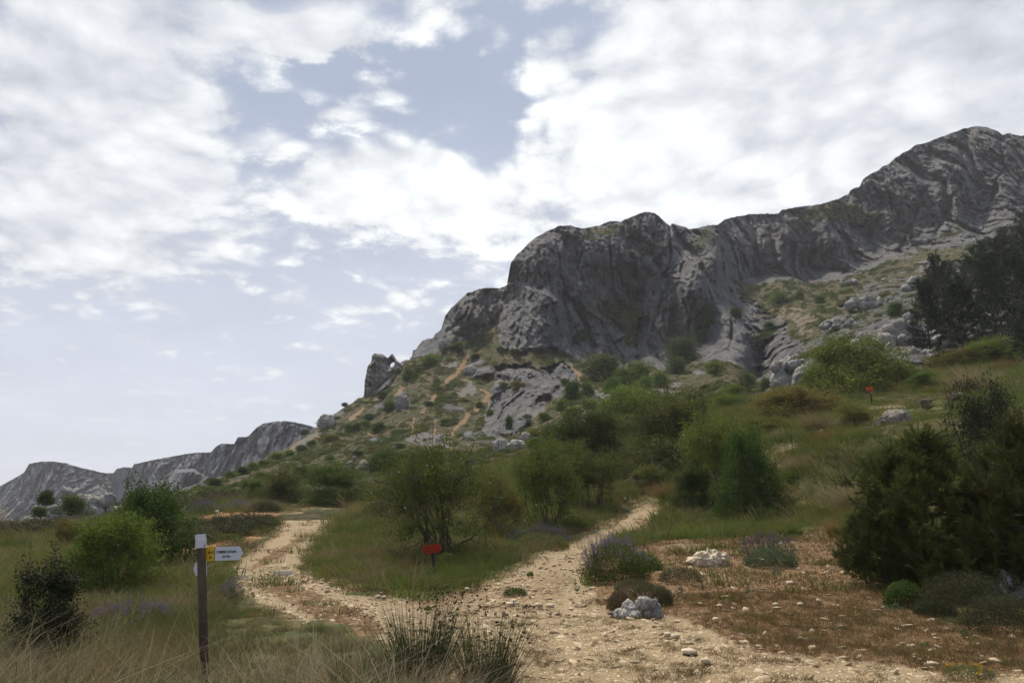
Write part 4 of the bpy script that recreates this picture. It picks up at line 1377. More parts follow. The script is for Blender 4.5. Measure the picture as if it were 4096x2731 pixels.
def mk_multi(name, groups):
    """groups: [(parts, material)] in one mesh with several material slots"""
    V_, T_, Q_, A_, mt, mq = [], [], [], [], [], []
    n = 0
    for gi_, (parts, _m) in enumerate(groups):
        v, t_, q_, a_ = compact(parts)
        V_.append(v); A_.append(a_)
        if t_ is not None:
            T_.append(t_ + n); mt += [gi_] * len(t_)
        if q_ is not None:
            Q_.append(q_ + n); mq += [gi_] * len(q_)
        n += len(v)
    return new_mesh(name, np.concatenate(V_), tris=np.concatenate(T_) if T_ else None, quads=np.concatenate(Q_) if Q_ else None,
                    attrs=dict(tint=np.concatenate(A_)), mats=[g_[1] for g_ in groups], mat_idx=mt + mq)


def ground_points(n, umin, umax, ymin, ymax, power=1.0):
    """random ground positions, even on the ground when power is 1, thinning with distance when less"""
    t = RNG.uniform(0, 1, n)
    e = 1 + power
    y = (ymin ** e + t * (ymax ** e - ymin ** e)) ** (1 / e)
    a = RNG.uniform((umin - 512) / 812., (umax - 512) / 812., n)
    x = a * y
    z = ground_z(x, y)
    return x, y, z


def rot_up(n, tilt=.15):
    return np.stack([RNG.normal(size=n) * tilt, RNG.normal(size=n) * tilt, RNG.uniform(0, 2 * math.pi, n)], 1)


# --- ground cover prototypes
def grass_proto(seed, mat_, n, h, spread, width, **kw):
    v, q, t, tips = tuft(seed, n, h, spread, width, **kw)
    return mk("grass_tuft", [(v, q, t)], [mat_])


near_green = [grass_proto(s, M['grass'], 44, .34, .16, .0095, lean=.5) for s in (1, 2, 3)]
near_straw = [grass_proto(s, M['straw'], 30, .38, .13, .0075, lean=.6, curl=.8, segs=4) for s in (4, 5, 6)]
near_turf = [grass_proto(s, M['tawny'], 46, .085, .16, .0075, lean=.9) for s in (7, 8)]
tall_straw = [grass_proto(s, M['palestraw'], 12, .62, .12, .0065, lean=.60, curl=1.0, segs=6) for s in (9, 10)]
near_set = proto_set("tufts_near", near_green + near_straw + near_turf + tall_straw)      # 0-2 green, 3-5 straw, 6-7 turf, 8-9 tall straw
mid_green = [grass_proto(s, M['meadow'], 60, .32, .42, .020, lean=.5, segs=2) for s in (11, 12, 13)]
mid_straw = [grass_proto(s, M['straw'], 46, .40, .36, .016, lean=.6, curl=.8, segs=3) for s in (14, 15)]
mid_turf = [grass_proto(s, M['tawny'], 46, .11, .36, .02, lean=.9, segs=2) for s in (16, 17)]


def cushion_mesh(seed, w, h, n, leaf, mat_, bm_=None):
    rng = np.random.default_rng(seed)
    d = unit(rng.normal(size=(n, 3)))
    d[:, 2] = np.abs(d[:, 2])
    lump = 1 + .22 * fbm(d[:, 0] * 2 + seed, d[:, 1] * 2, d[:, 2] * 2, 3, seed)
    c = d * np.array([w / 2, w / 2, h]) * (lump * rng.uniform(.72, 1.03, n))[:, None]
    v, q = leaves(c, leaf, rng, nrm=d * .8, aspect=2.2)
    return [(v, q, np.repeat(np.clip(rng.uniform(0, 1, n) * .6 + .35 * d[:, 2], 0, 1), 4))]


cush = [mk("cushion_shrub", cushion_mesh(s, .9, .40, 900, .055, None), [M['cushion']]) for s in (20, 21)]
mid_set = proto_set("tufts_mid", mid_green + mid_straw + mid_turf + cush)                  # 0-2 green, 3-4 straw, 5-6 turf, 7-8 cushion
far_scrub = [mk("scrub_clump", cushion_mesh(s, 1.5, .62, 420, .15, None), [M['scrub']]) for s in (30, 31, 32)]
far_dark = [mk("scrub_clump_dark", cushion_mesh(s, 1.6, .8, 420, .15, None), [M['dark']]) for s in (33,)]
far_grass = [grass_proto(s, M['meadow'], 60, .45, .8, .04, lean=.7, segs=2) for s in (34,)]
far_set = proto_set("scrub_far", far_scrub + far_dark + far_grass)

stones = []
for s in range(5):
    v, f = blob(300 + s, 1, .30, 1.2, (1, .8, .55))
    stones.append(new_mesh("stone", v, tris=f, mats=[M['pebble']]))
stone_set = proto_set("stones", stones)

# --- near and middle grass
x, y, z = ground_points(32000, -60, 1084, 4.6, 15.5, .6)
pth, dry, red = masks(x, y, z)
u_, v_ = to_uv(x, y, z)
r_ = RNG.uniform(0, 1, len(x))
left_rank = sstep(u_, 480, 400)
n_patch = fbm(x / 1.6, y / 1.6, x * 0, 3, 121)
keep = r_ < np.where(pth > .5, np.clip(.12 + .9 * fbm(x / .6, y / .6, x * 0, 2, 124), 0, .6), np.where(dry > .5, .62, np.clip(.60 + 2.2 * fbm(x / .6, y / .6, x * 0, 2, 123), .12, 1)))
sel = np.full(len(x), 0)
rr2 = RNG.uniform(0, 1, len(x))
straw_p = np.clip(.26 + n_patch * 2.2, .06, .8)
sel = np.where(rr2 < straw_p, RNG.integers(3, 6, len(x)), RNG.integers(0, 3, len(x)))
sel = np.where((left_rank > .5) & (RNG.uniform(0, 1, len(x)) < .08 + .14 * (y < 8.5)), RNG.integers(8, 10, len(x)), sel)
short = (pth > .25) | (dry > .3) | (u_ > 520)
sel = np.where(short & (rr2 < .93), RNG.integers(6, 8, len(x)), sel)
scl = np.interp(y, [8, 11, 15], [1, .72, .62]) * np.exp(RNG.normal(0, .30, len(x))) * (1 + .5 * fbm(x / 1.1, y / 1.1, x * 0 + 3, 2, 127)) * np.where(pth > .4, .62, 1) * np.where(short & (sel < 6), .45, 1)
scl = scl * np.where((u_ > 215) & (u_ < 420) & (y > 9.6), .45, 1)
k = keep
scatter("grass", near_set, np.stack([x, y, z], 1)[k], rot_up(k.sum(), .12), scl[k], sel[k])

x, y, z = ground_points(34000, -80, 1104, 14.5, 78, .15)
pth, dry, red = masks(x, y, z)
u_, v_ = to_uv(x, y, z)
rr2 = RNG.uniform(0, 1, len(x))
n_patch = fbm(x / 4, y / 4, x * 0, 3, 131)
keep = RNG.uniform(0, 1, len(x)) < np.where(pth > .3, .04, np.where(red > .5, .12, np.where(dry > .5, .6, .95)))
straw_p = np.clip(.16 + n_patch * 1.1 + .22 * (u_ < 430), .02, .7)
sel = np.where(rr2 < straw_p, RNG.integers(3, 5, len(x)), RNG.integers(0, 3, len(x)))
low = (dry > .4) | (pth > .2) | (red > .3)
sel = np.where(low & (rr2 < .9), RNG.integers(5, 7, len(x)), sel)
cz = (fbm(x / 5 + 9, y / 5, x * 0, 2, 133) > .12) & (v_ < 545) & ~low & (u_ < 420)
sel = np.where(cz & (RNG.uniform(0, 1, len(x)) < .35), RNG.integers(7, 9, len(x)), sel)
scl = np.exp(RNG.normal(0, .28, len(x))) * (1 + .5 * fbm(x / 2.2, y / 2.2, x * 0 + 3, 2, 129)) * np.interp(y, [14, 30, 78], [.75, 1.0, 1.6]) * np.where(pth > .3, .6, 1)
scl = scl * clearing(u_, v_) * np.where((u_ > 215) & (u_ < 330) & (y < 19), .6, 1)
k = keep
scatter("grass", mid_set, np.stack([x, y, z], 1)[k], rot_up(k.sum(), .12), scl[k], sel[k])

# --- low scrub over the hillside
n = 46000
uu = RNG.uniform(140, 1060, n)
vv = RNG.uniform(205, 505, n)
top = np.interp(uu, *zip(*SKY)) + 1.5
ok = vv > top
uu, vv = uu[ok], vv[ok]
ym, vg, so, scr = mtn_surface(uu, vv)
p = np.stack([ray_a(uu, vv) * ym, ym, EYE + ray_s(vv) * ym], 1)
gz = ground_z(p[:, 0], p[:, 1])
pat = fbm(p[:, 0] / 9, p[:, 2] / 9, p[:, 0] * 0, 3, 141)
k = (RNG.uniform(0, 1, len(uu)) < vg * (1 - so) * (1 - .85 * scr) * np.clip(.45 + pat * 2.4, .06, 1)) & (vg > .35) & (p[:, 2] > gz - .3)
uu, vv, ym, p = uu[k], vv[k], ym[k], p[k]
sel = RNG.choice([0, 1, 2, 3, 4], len(uu), p=[.26, .26, .22, .10, .16])
sel = np.where((vv < 350) & (uu > 730) & (RNG.uniform(0, 1, len(uu)) < .5), 3, sel)
scl = RNG.uniform(.35, 1.15, len(uu)) * np.interp(ym, [60, 250], [.75, 1.35])
scatter("scrub", far_set, p - np.array([0, 0, .1]), rot_up(len(uu), .1), scl, sel)

# --- gravel
x, y, z = ground_points(42000, 150, 1090, 6.5, 26, .35)
pth, dry, red = masks(x, y, z)
pr = pth * np.interp(y, [12, 17, 26], [.95, .6, .5]) + (dry > .5) * .09
k = RNG.uniform(0, 1, len(x)) < pr
x, y, z, pth = x[k], y[k], z[k], pth[k]
n = len(x)
sz = .012 + .022 * RNG.exponential(.8, n).clip(0, 3.2) * np.interp(y, [8, 14, 20], [1, .95, .85])
scatter("gravel", stone_set, np.stack([x, y, z - .05 * sstep(pth, .2, .9) + sz * .10], 1), rot_up(n, .3), np.stack([sz * RNG.uniform(.8, 1.6, n), sz, sz * RNG.uniform(.35, .7, n)], 1), RNG.integers(0, 5, n))


# ------------------------------------------------------------------ shrubs and trees: kinds, then every plant where it stands
KINDS = {}


def kind(name, meshes):
    KINDS[name] = meshes


def shrub_kind(name, mat_, seeds, w, h, flowers=0, **kw):
    out = []
    for s in seeds:
        f, st = shrub(s, w, h, **kw)
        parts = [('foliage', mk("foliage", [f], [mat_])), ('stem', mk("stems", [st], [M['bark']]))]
        if flowers:
            rng = np.random.default_rng(s)
            fv = f[0].reshape(-1, 4, 3).mean(1)
            outer = np.argsort(-(np.abs(fv[:, 0]) / w + fv[:, 2] / h) - rng.uniform(0, .5, len(fv)))[:len(fv) // 2]
            c = fv[rng.choice(outer, flowers)]
            parts.append(('blossom', mk("blossom", [leaves(c, .085, rng, up=1.5, aspect=1.1)], [M['whitefl']])))
        out.append((parts, w, h))
    kind(name, out)


shrub_kind('airy', M['olive'], (501,), 4.6, 3.5, flowers=22, ntips=620, per=48, leaf=.066, bare=.10, nstems=18, shoots=16, stem_r=.036, lobes=7)
shrub_kind('dense', M['fresh'], (511, 512, 513), 3.0, 2.5, ntips=380, per=60, leaf=.075, nstems=9, shoots=12, lobes=5)
shrub_kind('darkdense', M['dark'], (521, 522, 523), 3.0, 2.5, ntips=380, per=60, leaf=.075, nstems=9, shoots=9, lobes=5)
shrub_kind('olivy', M['olive'], (531, 532, 533), 3.0, 2.4, flowers=12, ntips=340, per=50, leaf=.070, bare=.12, nstems=14, shoots=16, lobes=6)
shrub_kind('round', M['fresh'], (541, 542, 543, 544), 3.0, 2.3, ntips=170, per=34, leaf=.17, nstems=5, shoots=7, lobes=7, stem_r=.05)
shrub_kind('roundk', M['dark'], (551, 552, 553, 554), 3.0, 2.3, ntips=170, per=34, leaf=.17, nstems=5, shoots=7, lobes=7, stem_r=.05)
shrub_kind('juniper', M['holm'], (561,), 1.0, 1.5, ntips=320, per=46, leaf=.035, nstems=8, shoots=22, lobes=7, stem_r=.02)
shrub_kind('thorn', M['holm'], (571,), 2.6, 2.2, ntips=330, per=46, leaf=.050, bare=.08, nstems=16, shoots=26, lobes=7, stem_r=.03)
for nm_, mt_, sd_, w_, h_, kw_ in (('scrubpine', M['needle'], 581, 3.4, 2.7, dict(levels=12, per_level=12, shoot_n=18, ndl=.13, nper=40, wide=True, trunk_r=.05)),
                                   ('blackpine', M['pine'], 582, 4.6, 8.0, dict(levels=13, per_level=8, shoot_n=6, ndl=.30, nper=26, trunk_r=.14)),
                                   ('blackpine2', M['pine'], 583, 5.2, 7.0, dict(levels=11, per_level=9, shoot_n=6, ndl=.30, nper=26, trunk_r=.14, wide=True))):
    f, st = pine(sd_, w_, h_, **kw_)
    kind(nm_, [([('crown', mk("crown", [f], [mt_])), ('trunk', mk("trunk", [st], [M['bark']]))], w_, h_)])

counter = {}


def plant(name, kindname, base, w, h, label, cat, group=None, rot=None, depth=None, sink=.05):
    k = counter.get(kindname, 0)
    counter[kindname] = k + 1
    parts, w0, h0 = KINDS[kindname][k % len(KINDS[kindname])]
    o = bpy.data.objects.new(name, None)
    o.empty_display_size = .2
    COL.objects.link(o)
    o.location = (float(base[0]), float(base[1]), float(base[2]) - sink * h)
    o.rotation_euler = (0, 0, RNG.uniform(0, 6.28) if rot is None else rot)
    o.scale = (w / w0, (depth or w) / w0, h * (1 + sink) / h0)
    tag(o, label, cat, group)
    for pn_, me in parts:
        c = bpy.data.objects.new(pn_, me)
        COL.objects.link(c)
        c.parent = o
    return o


def shrub_at(uc, vb, wpx, hpx, y, name, kindname, label, cat='shrub', group=None, rot=None, sink=.05, free=False):
    """stand a shrub on the ground in the sight line of its foot"""
    a = ray_a(uc, vb)
    if free:
        b = world_pt(uc, vb, y)
    elif y is None:
        b = mtn_point(uc, vb)
        y = b[1]
    else:
        b = np.array([a * y, y, float(ground_z(a * y, y))])
        mz = mtn_point(uc, vb)
        if y > 60 and mz[1] < y * 1.5:
            b = mz
            y = b[1]
    w = wpx / 830 * y
    top = EYE + ray_s(vb - hpx) * y
    h = max(top - b[2], hpx / 830 * y * .6)
    return plant(name, kindname, b, w, h, label, cat, group, rot, sink=sink)


SB = [
    (444, 546, 126, 108, 25, 'bush', 'airy', 'large airy bush with bare dark stems behind the red arrow sign'),
    (546, 507, 62, 66, 35, 'bush', 'olivy', 'olive bush with a yellowish crown, right of the airy bush behind the red sign'),
    (500, 520, 40, 44, 32, 'bush', 'olivy', 'low olive bush wedged between the large airy bush and the yellowish one'),
    (590, 484, 56, 40, 43, 'bush', 'olivy', 'green bush just above the top end of the right-hand gravel path'),
    (578, 460, 78, 58, 55, 'bush', 'darkdense', 'broad dark green bush below the grey rock face, left of the dead branches'),
    (628, 436, 66, 52, 66, 'bush', 'dense', 'tall green bush in front of the grey scree patch'),
    (664, 468, 82, 76, 50, 'bush', 'darkdense', 'big dark bush with bleached dead branches at its foot'),
    (716, 474, 70, 60, 38, 'bush', 'olivy', 'loose olive rose bush with white blossoms above the meadow'),
    (748, 503, 58, 74, 34, 'bush', 'darkdense', 'dark green leafy bush standing alone on the meadow slope'),
    (733, 398, 18, 14, 95, 'bush', 'round', 'smallest round green bush on the green knoll below the cliff'),
    (726, 418, 32, 24, 78, 'bush', 'dense', 'bright green bush left of a darker one on the knoll below the cliff'),
    (751, 426, 32, 30, 66, 'bush', 'darkdense', 'dark round bush dotted with white blossoms below the knoll'),
    (800, 430, 82, 44, 52, 'bush', 'olivy', 'wide brownish olive bush in front of the pair of boulders'),
    (862, 404, 92, 66, 64, 'bush', 'dense', 'biggest bright green bush, behind the orange arrow sign'),
    (826, 396, 44, 40, 70, 'bush', 'dense', 'green bush leaning on the right side of the boulder pair'),
    (856, 434, 42, 30, 42, 'bush', 'olivy', 'small olive bush left of the log benches'),
    (690, 500, 40, 34, 37, 'bush', 'darkdense', 'low dark bush at the left foot of the loose olive rose bush'),
    (770, 446, 46, 30, 48, 'bush', 'dense', 'green bush between the dark blossom-dotted bush and the thin footpath'),
    (650, 488, 34, 24, 46, 'bush', 'olivy', 'small olive bush just above the vanishing end of the right-hand path'),
    (928, 398, 40, 26, 56, 'bush', 'dense', 'green bush right of the biggest bright green bush above the logs'),
    (988, 366, 62, 28, 72, 'bush', 'dense', 'low green bush at the foot of the black pines'),
    (955, 372, 50, 22, 68, 'bush', 'olivy', 'brownish low bush beside the rubble under the black pines'),
    (996, 458, 84, 78, 23, 'bush', 'thorn', 'thorny dark bush with upright shoots above the scrub pine'),
    (118, 592, 84, 78, 18.5, 'bush', 'dense', 'bright green leafy bush nearest on the left, in front of a larger one'),
    (146, 552, 88, 68, 24, 'bush', 'darkdense', 'dark green bush with ragged top behind the bright one left of the signpost'),
    (42, 656, 66, 98, 11.5, 'juniper', 'juniper', 'dark narrow juniper bush in the grass at far left'),
    (70, 542, 24, 24, 33, 'bush', 'olivy', 'small olive bush below the pale rock outcrop at left'),
    (282, 500, 46, 34, 60, 'bush', 'darkdense', 'dark bush at the hill foot above the left-hand track'),
    (340, 498, 62, 36, 56, 'bush', 'darkdense', 'wide dark bush at the hill foot, left of the large airy bush'),
    (300, 478, 22, 14, 78, 'bush', 'roundk', 'small dark bush uphill from the bush at the hill foot'),
    (258, 500, 26, 22, 62, 'bush', 'dense', 'small green bush left of the dark ones at the hill foot'),
    (385, 470, 30, 22, 80, 'bush', 'roundk', 'dark bush seen above the left end of the airy bush'),
    (606, 380, 32, 26, None, 'tree', 'roundk', 'dark tree in the angle at the left foot of the cliff'),
    (684, 362, 30, 26, None, 'tree', 'roundk', 'dark tree against the cliff foot right of the central buttress'),
    (572, 398, 18, 18, None, 'bush', 'roundk', 'dark bush at the right edge of the lower rock face'),
    (588, 395, 13, 14, None, 'bush', 'round', 'small round bush beside the pale rill under the cliff'),
    (612, 392, 16, 16, None, 'bush', 'round', 'first of the row of round bushes under the cliff, from the left'),
    (626, 384, 20, 18, None, 'bush', 'round', 'second of the row of round bushes under the cliff, from the left'),
    (640, 378, 24, 18, None, 'bush', 'round', 'tallest and middle one of the row of round bushes under the cliff'),
    (645, 389, 16, 14, None, 'bush', 'round', 'front bush of the row of round bushes above the grey scree'),
    (660, 386, 18, 16, None, 'bush', 'round', 'last of the row of round bushes under the cliff, from the left'),
    (676, 372, 20, 16, None, 'bush', 'roundk', 'dark bush just below the dark tree at the cliff foot'),
    (716, 373, 18, 12, None, 'bush', 'round', 'green bush on the grassy knoll top beneath the cliff overhang'),
    (748, 382, 12, 10, None, 'bush', 'round', 'small green bush beside the cave mouth at the cliff foot'),
    (766, 388, 12, 12, None, 'bush', 'round', 'bright bush tucked against the left side of the boulder pair'),
    (580, 340, 13, 12, None, 'bush', 'roundk', 'dark bush growing alone in the diagonal cleft of the cliff'),
    (709, 323, 20, 18, None, 'bush', 'roundk', 'large dark bush halfway up the cliff right of the alcove'),
    (736, 317, 14, 10, None, 'bush', 'roundk', 'small bush on the cliff right of the large dark one'),
    (702, 340, 14, 12, None, 'bush', 'roundk', 'dark bush on the cliff below the large one'),
    (702, 269, 7, 9, None, 'bush', 'roundk', 'tiny bush high on the cliff below the notch'),
    (606, 305, 10, 6, None, 'bush', 'roundk', 'small bush at the left end of the green cliff ledge'),
    (779, 302, 18, 12, None, 'bush', 'round', 'bright green bush left above the orange scree patch'),
    (800, 298, 10, 9, None, 'bush', 'round', 'bright bush above the middle of the orange scree patch'),
    (820, 302, 10, 8, None, 'bush', 'round', 'bright bush right above the orange scree patch'),
    (850, 300, 8, 5, None, 'bush', 'roundk', 'dwarf bush beside the rounded slabs under the right cliff'),
    (848, 352, 20, 18, None, 'bush', 'roundk', 'dark bush among the broken rocks above the biggest green bush'),
    (895, 315, 16, 14, None, 'bush', 'roundk', 'dark bush on the slabs left of the black pines'),
    (770, 330, 12, 10, None, 'bush', 'roundk', 'dark bush on the rock rib left of the orange scree patch'),
    (905, 232, 9, 5, None, 'bush', 'roundk', 'dwarf bush on a ledge of the right-hand peak'),
]
for e in SB:
    g_ = 1.02 if (e[4] is not None and 22 < e[4] < 80 and e[0] > 400) else 1.0
    shrub_at(e[0], e[1] + 1, e[2] * g_, e[3] * (1 + (g_ - 1) * .5), *e[4:8])

# small bushes spread over the left hillside, told apart by nothing but their place
HB = [(430, 365, 14, 9, 'round'), (410, 379, 12, 9, 'roundk'), (383, 398, 11, 9, 'roundk'), (389, 411, 12, 11, 'roundk'), (369, 420, 12, 9, 'roundk'), (349, 432, 11, 11, 'round'), (357, 431, 11, 9, 'roundk'),
      (366, 428, 10, 8, 'round'), (379, 432, 14, 10, 'roundk'), (503, 389, 13, 8, 'olivy'), (518, 389, 15, 8, 'olivy'), (457, 349, 12, 7, 'round'), (465, 346, 8, 5, 'round'), (509, 428, 7, 12, 'roundk'), (475, 358, 8, 5, 'roundk'),
      (230, 477, 12, 7, 'round'), (243, 474, 12, 8, 'roundk'), (252, 470, 10, 7, 'round'), (265, 466, 12, 7, 'round'), (276, 459, 14, 8, 'round'), (290, 455, 12, 7, 'round'), (302, 450, 10, 6, 'roundk'), (312, 446, 12, 7, 'roundk'),
      (331, 441, 13, 7, 'round'), (262, 478, 12, 8, 'round'), (215, 486, 12, 7, 'roundk'), (305, 434, 8, 6, 'roundk'), (398, 462, 16, 10, 'roundk'), (420, 458, 13, 9, 'olivy'), (455, 458, 18, 10, 'olivy'), (358, 457, 16, 11, 'roundk'),
      (330, 462, 14, 9, 'olivy'), (247, 489, 12, 8, 'roundk'), (200, 496, 12, 7, 'olivy'), (527, 420, 9, 8, 'olivy'), (534, 438, 16, 9, 'round'), (552, 432, 16, 9, 'roundk'), (400, 448, 12, 7, 'roundk'), (430, 405, 9, 5, 'roundk'), (446, 424, 10, 5, 'roundk'),
      (480, 407, 9, 6, 'roundk'), (490, 415, 9, 6, 'round'), (320, 424, 6, 5, 'roundk'), (345, 406, 5, 4, 'roundk'), (397, 372, 7, 6, 'round'), (418, 372, 8, 6, 'roundk'), (440, 390, 8, 5, 'roundk'), (705, 390, 12, 6, 'round'),
      (690, 400, 14, 7, 'roundk'), (706, 402, 10, 6, 'round'), (668, 402, 12, 8, 'round'), (560, 410, 16, 12, 'dense'), (545, 420, 14, 9, 'round'), (575, 420, 22, 14, 'dense'), (600, 418, 18, 14, 'dense'), (652, 405, 20, 13, 'dense'), (672, 415, 24, 15, 'darkdense'), (690, 425, 22, 14, 'dense'), (700, 410, 18, 11, 'round'), (772, 405, 20, 12, 'round'), (788, 412, 24, 14, 'dense'), (620, 402, 18, 12, 'dense'),
      (536, 448, 26, 16, 'dense'), (556, 446, 28, 18, 'darkdense'), (520, 462, 22, 12, 'olivy'), (590, 408, 16, 10, 'round'), (636, 400, 16, 10, 'roundk'), (565, 384, 10, 7, 'roundk')]
for (u__, v__, w__, h__, k__) in HB:
    f_ = RNG.uniform(.75, 1.35)
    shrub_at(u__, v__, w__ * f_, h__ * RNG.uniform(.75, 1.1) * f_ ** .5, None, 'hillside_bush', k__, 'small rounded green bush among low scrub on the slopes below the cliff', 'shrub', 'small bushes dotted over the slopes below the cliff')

# the big scrub pine at the right edge and its lower skirt
for (u__, vb_, w__, h__, y__, lab) in [(950, 586, 168, 138, 15.5, 'broad dark scrub pine with ochre shoot tips filling the right edge'), (1040, 590, 140, 150, 14.2, 'taller scrub pine cut by the right frame edge'),
                                      (884, 582, 74, 66, 15.8, 'low left skirt of scrub pine beside the brown turf')]:
    shrub_at(u__, vb_, w__, h__, y__, 'scrub_pine', 'scrubpine', lab, 'pine')

# black pines climbing the slope at upper right
rngp = np.random.default_rng(8)
PN = [(928, 345, 42, 60), (944, 330, 40, 70), (960, 352, 50, 66), (975, 310, 44, 60), (992, 340, 50, 76), (1012, 350, 56, 84), (1002, 300, 44, 58), (1022, 280, 44, 52), (968, 282, 30, 26), (984, 268, 30, 30), (1003, 258, 30, 32),
      (1020, 244, 32, 34), (940, 312, 32, 44), (953, 296, 30, 36), (1040, 320, 54, 78), (1036, 262, 36, 44), (1062, 350, 60, 90), (1065, 290, 50, 60), (1030, 358, 44, 50), (1045, 235, 30, 34), (966, 268, 18, 16)]
for i, (u__, v__, w__, h__) in enumerate(PN):
    shrub_at(u__ + 4, v__ + 8, w__ * 1.2, h__ * 1.15, None, 'black_pine', ('blackpine', 'blackpine2')[i % 2], 'blackish green pine in the dark stand on the slope at upper right', 'pine tree', 'dark pine stand on the upper right slope')


# ------------------------------------------------------------------ rocks
def rock(u, v, wpx, hpx, y, seed, matk, label, name='boulder', cat='rock', squash=None, crack=.10, sub=4, sink=.30, rot=None, freq=1.4, depthf=.9, amp=.22, group=None, cfreq=3.0):
    b = mtn_point(u, v) if y is None else ground_at(u, y, v)
    y = b[1]
    w = wpx / 830 * y
    h = hpx / 830 * y
    V_, T_ = blob(seed, sub, amp, freq, (1, 1, 1), crack, cfreq)
    lo, hi = V_.min(0), V_.max(0)
    V_ = (V_ - (lo + hi) / 2) / (hi - lo)
    h = h * (.7 if name == 'stone' else 1)
    V_ = V_ * np.array([w, w * depthf, h / (1 - sink)])
    V_[:, 2] += h / (1 - sink) * (.5 - sink)
    o = link(name, new_mesh(name, V_, tris=T_, mats=[M[matk]], smooth=False), loc=(float(b[0]), float(b[1]) + w * depthf * (.25 if y < 50 else -.10), float(b[2])), label=label, cat=cat, group=group)
    if rot:
        o.rotation_euler = rot
    return o


def pile(u, v, wpx, hpx, y, seed, n, matk, label, prof, crack=.12, rock_px=None, name='rock_outcrop'):
    """an outcrop of many blocks built as one thing; each large block is a part"""
    b = mtn_point(u, v) if y is None else ground_at(u, y, v)
    y = b[1]
    px = y / 830
    rng = np.random.default_rng(seed)
    o = bpy.data.objects.new(name, None)
    COL.objects.link(o)
    o.location = b.tolist()
    tag(o, label, 'rock')
    for i in range(n):
        t = rng.uniform(-.5, .5)
        hh = np.interp(t, *prof) * hpx
        k = rng.uniform(0, 1)
        s = (rock_px or hpx * .42) * rng.uniform(.55, 1.25) * px
        V_, T_ = blob(seed * 31 + i, 3, .22, 1.4, (rng.uniform(.7, 1.1), .9, rng.uniform(.7, 1.3)), crack)
        c = np.array([t * wpx * px, (1 - k) * -wpx * px * .10 + rng.uniform(0, .15) * wpx * px + k * wpx * px * .1, max(0, hh * px * k - s * .55)])
        me = new_mesh("block", V_ * s * .62, tris=T_, mats=[M[matk]], smooth=False)
        ch = link("block", me, parent=o, loc=c.tolist())
        ch.rotation_euler = rng.uniform(-.5, .5, 3).tolist()
    return o


pile(72, 523, 84, 46, 58, 61, 40, 'outcrop', 'pale craggy rock outcrop with bushes in front of the far ridge at left', ([-.5, -.35, -.2, -.1, .05, .2, .35, .5], [.25, .45, .95, .45, .75, 1.0, .7, .5]), rock_px=15)
shrub_at(46, 504, 15, 14, 60, 'bush', 'roundk', 'small round bush sitting on the top left of the pale rock outcrop', free=True)
shrub_at(70, 513, 22, 18, 56, 'bush', 'roundk', 'dark cushion bush in the cleft of the pale rock outcrop', free=True)
shrub_at(40, 516, 16, 10, 56, 'bush', 'roundk', 'low dark bush across the left side of the pale rock outcrop', free=True)
rock(785, 390, 30, 25, None, 71, 'outcrop', 'left and darker one of two big boulders at the cliff foot', crack=.12)
rock(808, 392, 32, 29, None, 72, 'boulder', 'right and paler one of two big boulders at the cliff foot', crack=.10)
rock(826, 393, 18, 9, None, 73, 'boulder', 'low pale rock at the right foot of the boulder pair')
rock(500, 452, 14, 14, None, 74, 'boulder', 'upright pale boulder above the yellowish olive bush')
rock(516, 449, 22, 10, None, 75, 'boulder', 'long low pale boulder right of the upright one on the hill')
rock(526, 441, 14, 10, None, 76, 'boulder', 'pale boulder with a small pointed rock, highest of three on the hill')
pile(366, 470, 46, 20, None, 62, 16, 'outcrop', 'low grey limestone rib half hidden by the wide dark bush', ([-.5, -.3, 0, .3, .5], [.5, 1, .4, .9, .7]), rock_px=9)
rock(327, 428, 19, 15, None, 77, 'outcrop', 'rounded rock knob standing on the hillside skyline', squash=None, sink=.2, crack=.08)
rock(402, 407, 15, 16, None, 78, 'outcrop', 'squarish grey rock half way up the left hillside', crack=.08)
rock(470, 374, 14, 10, None, 79, 'outcrop', 'grey rock beside the orange rill under the buttress', crack=.08)
rock(444, 347, 12, 10, None, 80, 'outcrop', 'pale rock block on the shoulder left of the buttress', crack=.08)
pile(912, 345, 62, 44, None, 63, 26, 'outcrop', 'heap of big grey blocks left of the black pines', ([-.5, -.3, 0, .25, .5], [.35, .6, .8, 1.0, .5]), rock_px=17)
pile(935, 358, 80, 22, None, 64, 34, 'boulder', 'spill of grey rubble running down below the black pines', ([-.5, -.2, .1, .5], [1.0, .8, .5, .2]), rock_px=7)
pile(868, 352, 56, 22, None, 65, 16, 'outcrop', 'grey rocks seen above the biggest green bush', ([-.5, 0, .5], [.4, 1.0, .8]), rock_px=12)
for (u__, v__, w__, h__, n__, px__, sd__, lab) in [(880, 306, 66, 18, 22, 9, 901, 'grey slabs and blocks on the shoulder under the right-hand peak'), (850, 326, 60, 14, 20, 8, 902, 'broken pale ledges right of the orange scree patch'),
                                                   (806, 366, 60, 14, 18, 8, 903, 'row of grey blocks above the pair of boulders'), (760, 352, 46, 12, 14, 8, 904, 'blocky grey ledge above the cave mouth at the cliff foot'),
                                                   (924, 288, 40, 14, 16, 7, 905, 'grey blocks beside the top left of the black pines'), (450, 440, 60, 8, 16, 5, 906, 'strewn grey stones on the bare patch below the lower rock face'),
                                                   (872, 282, 60, 8, 14, 6, 907, 'line of low grey outcrops across the green slope under the right cliff')]:
    pile(u__, v__, w__, h__, None, sd__, n__, 'outcrop', lab, ([-.5, -.2, .1, .5], [.5, 1.0, .8, .6]), rock_px=px__)
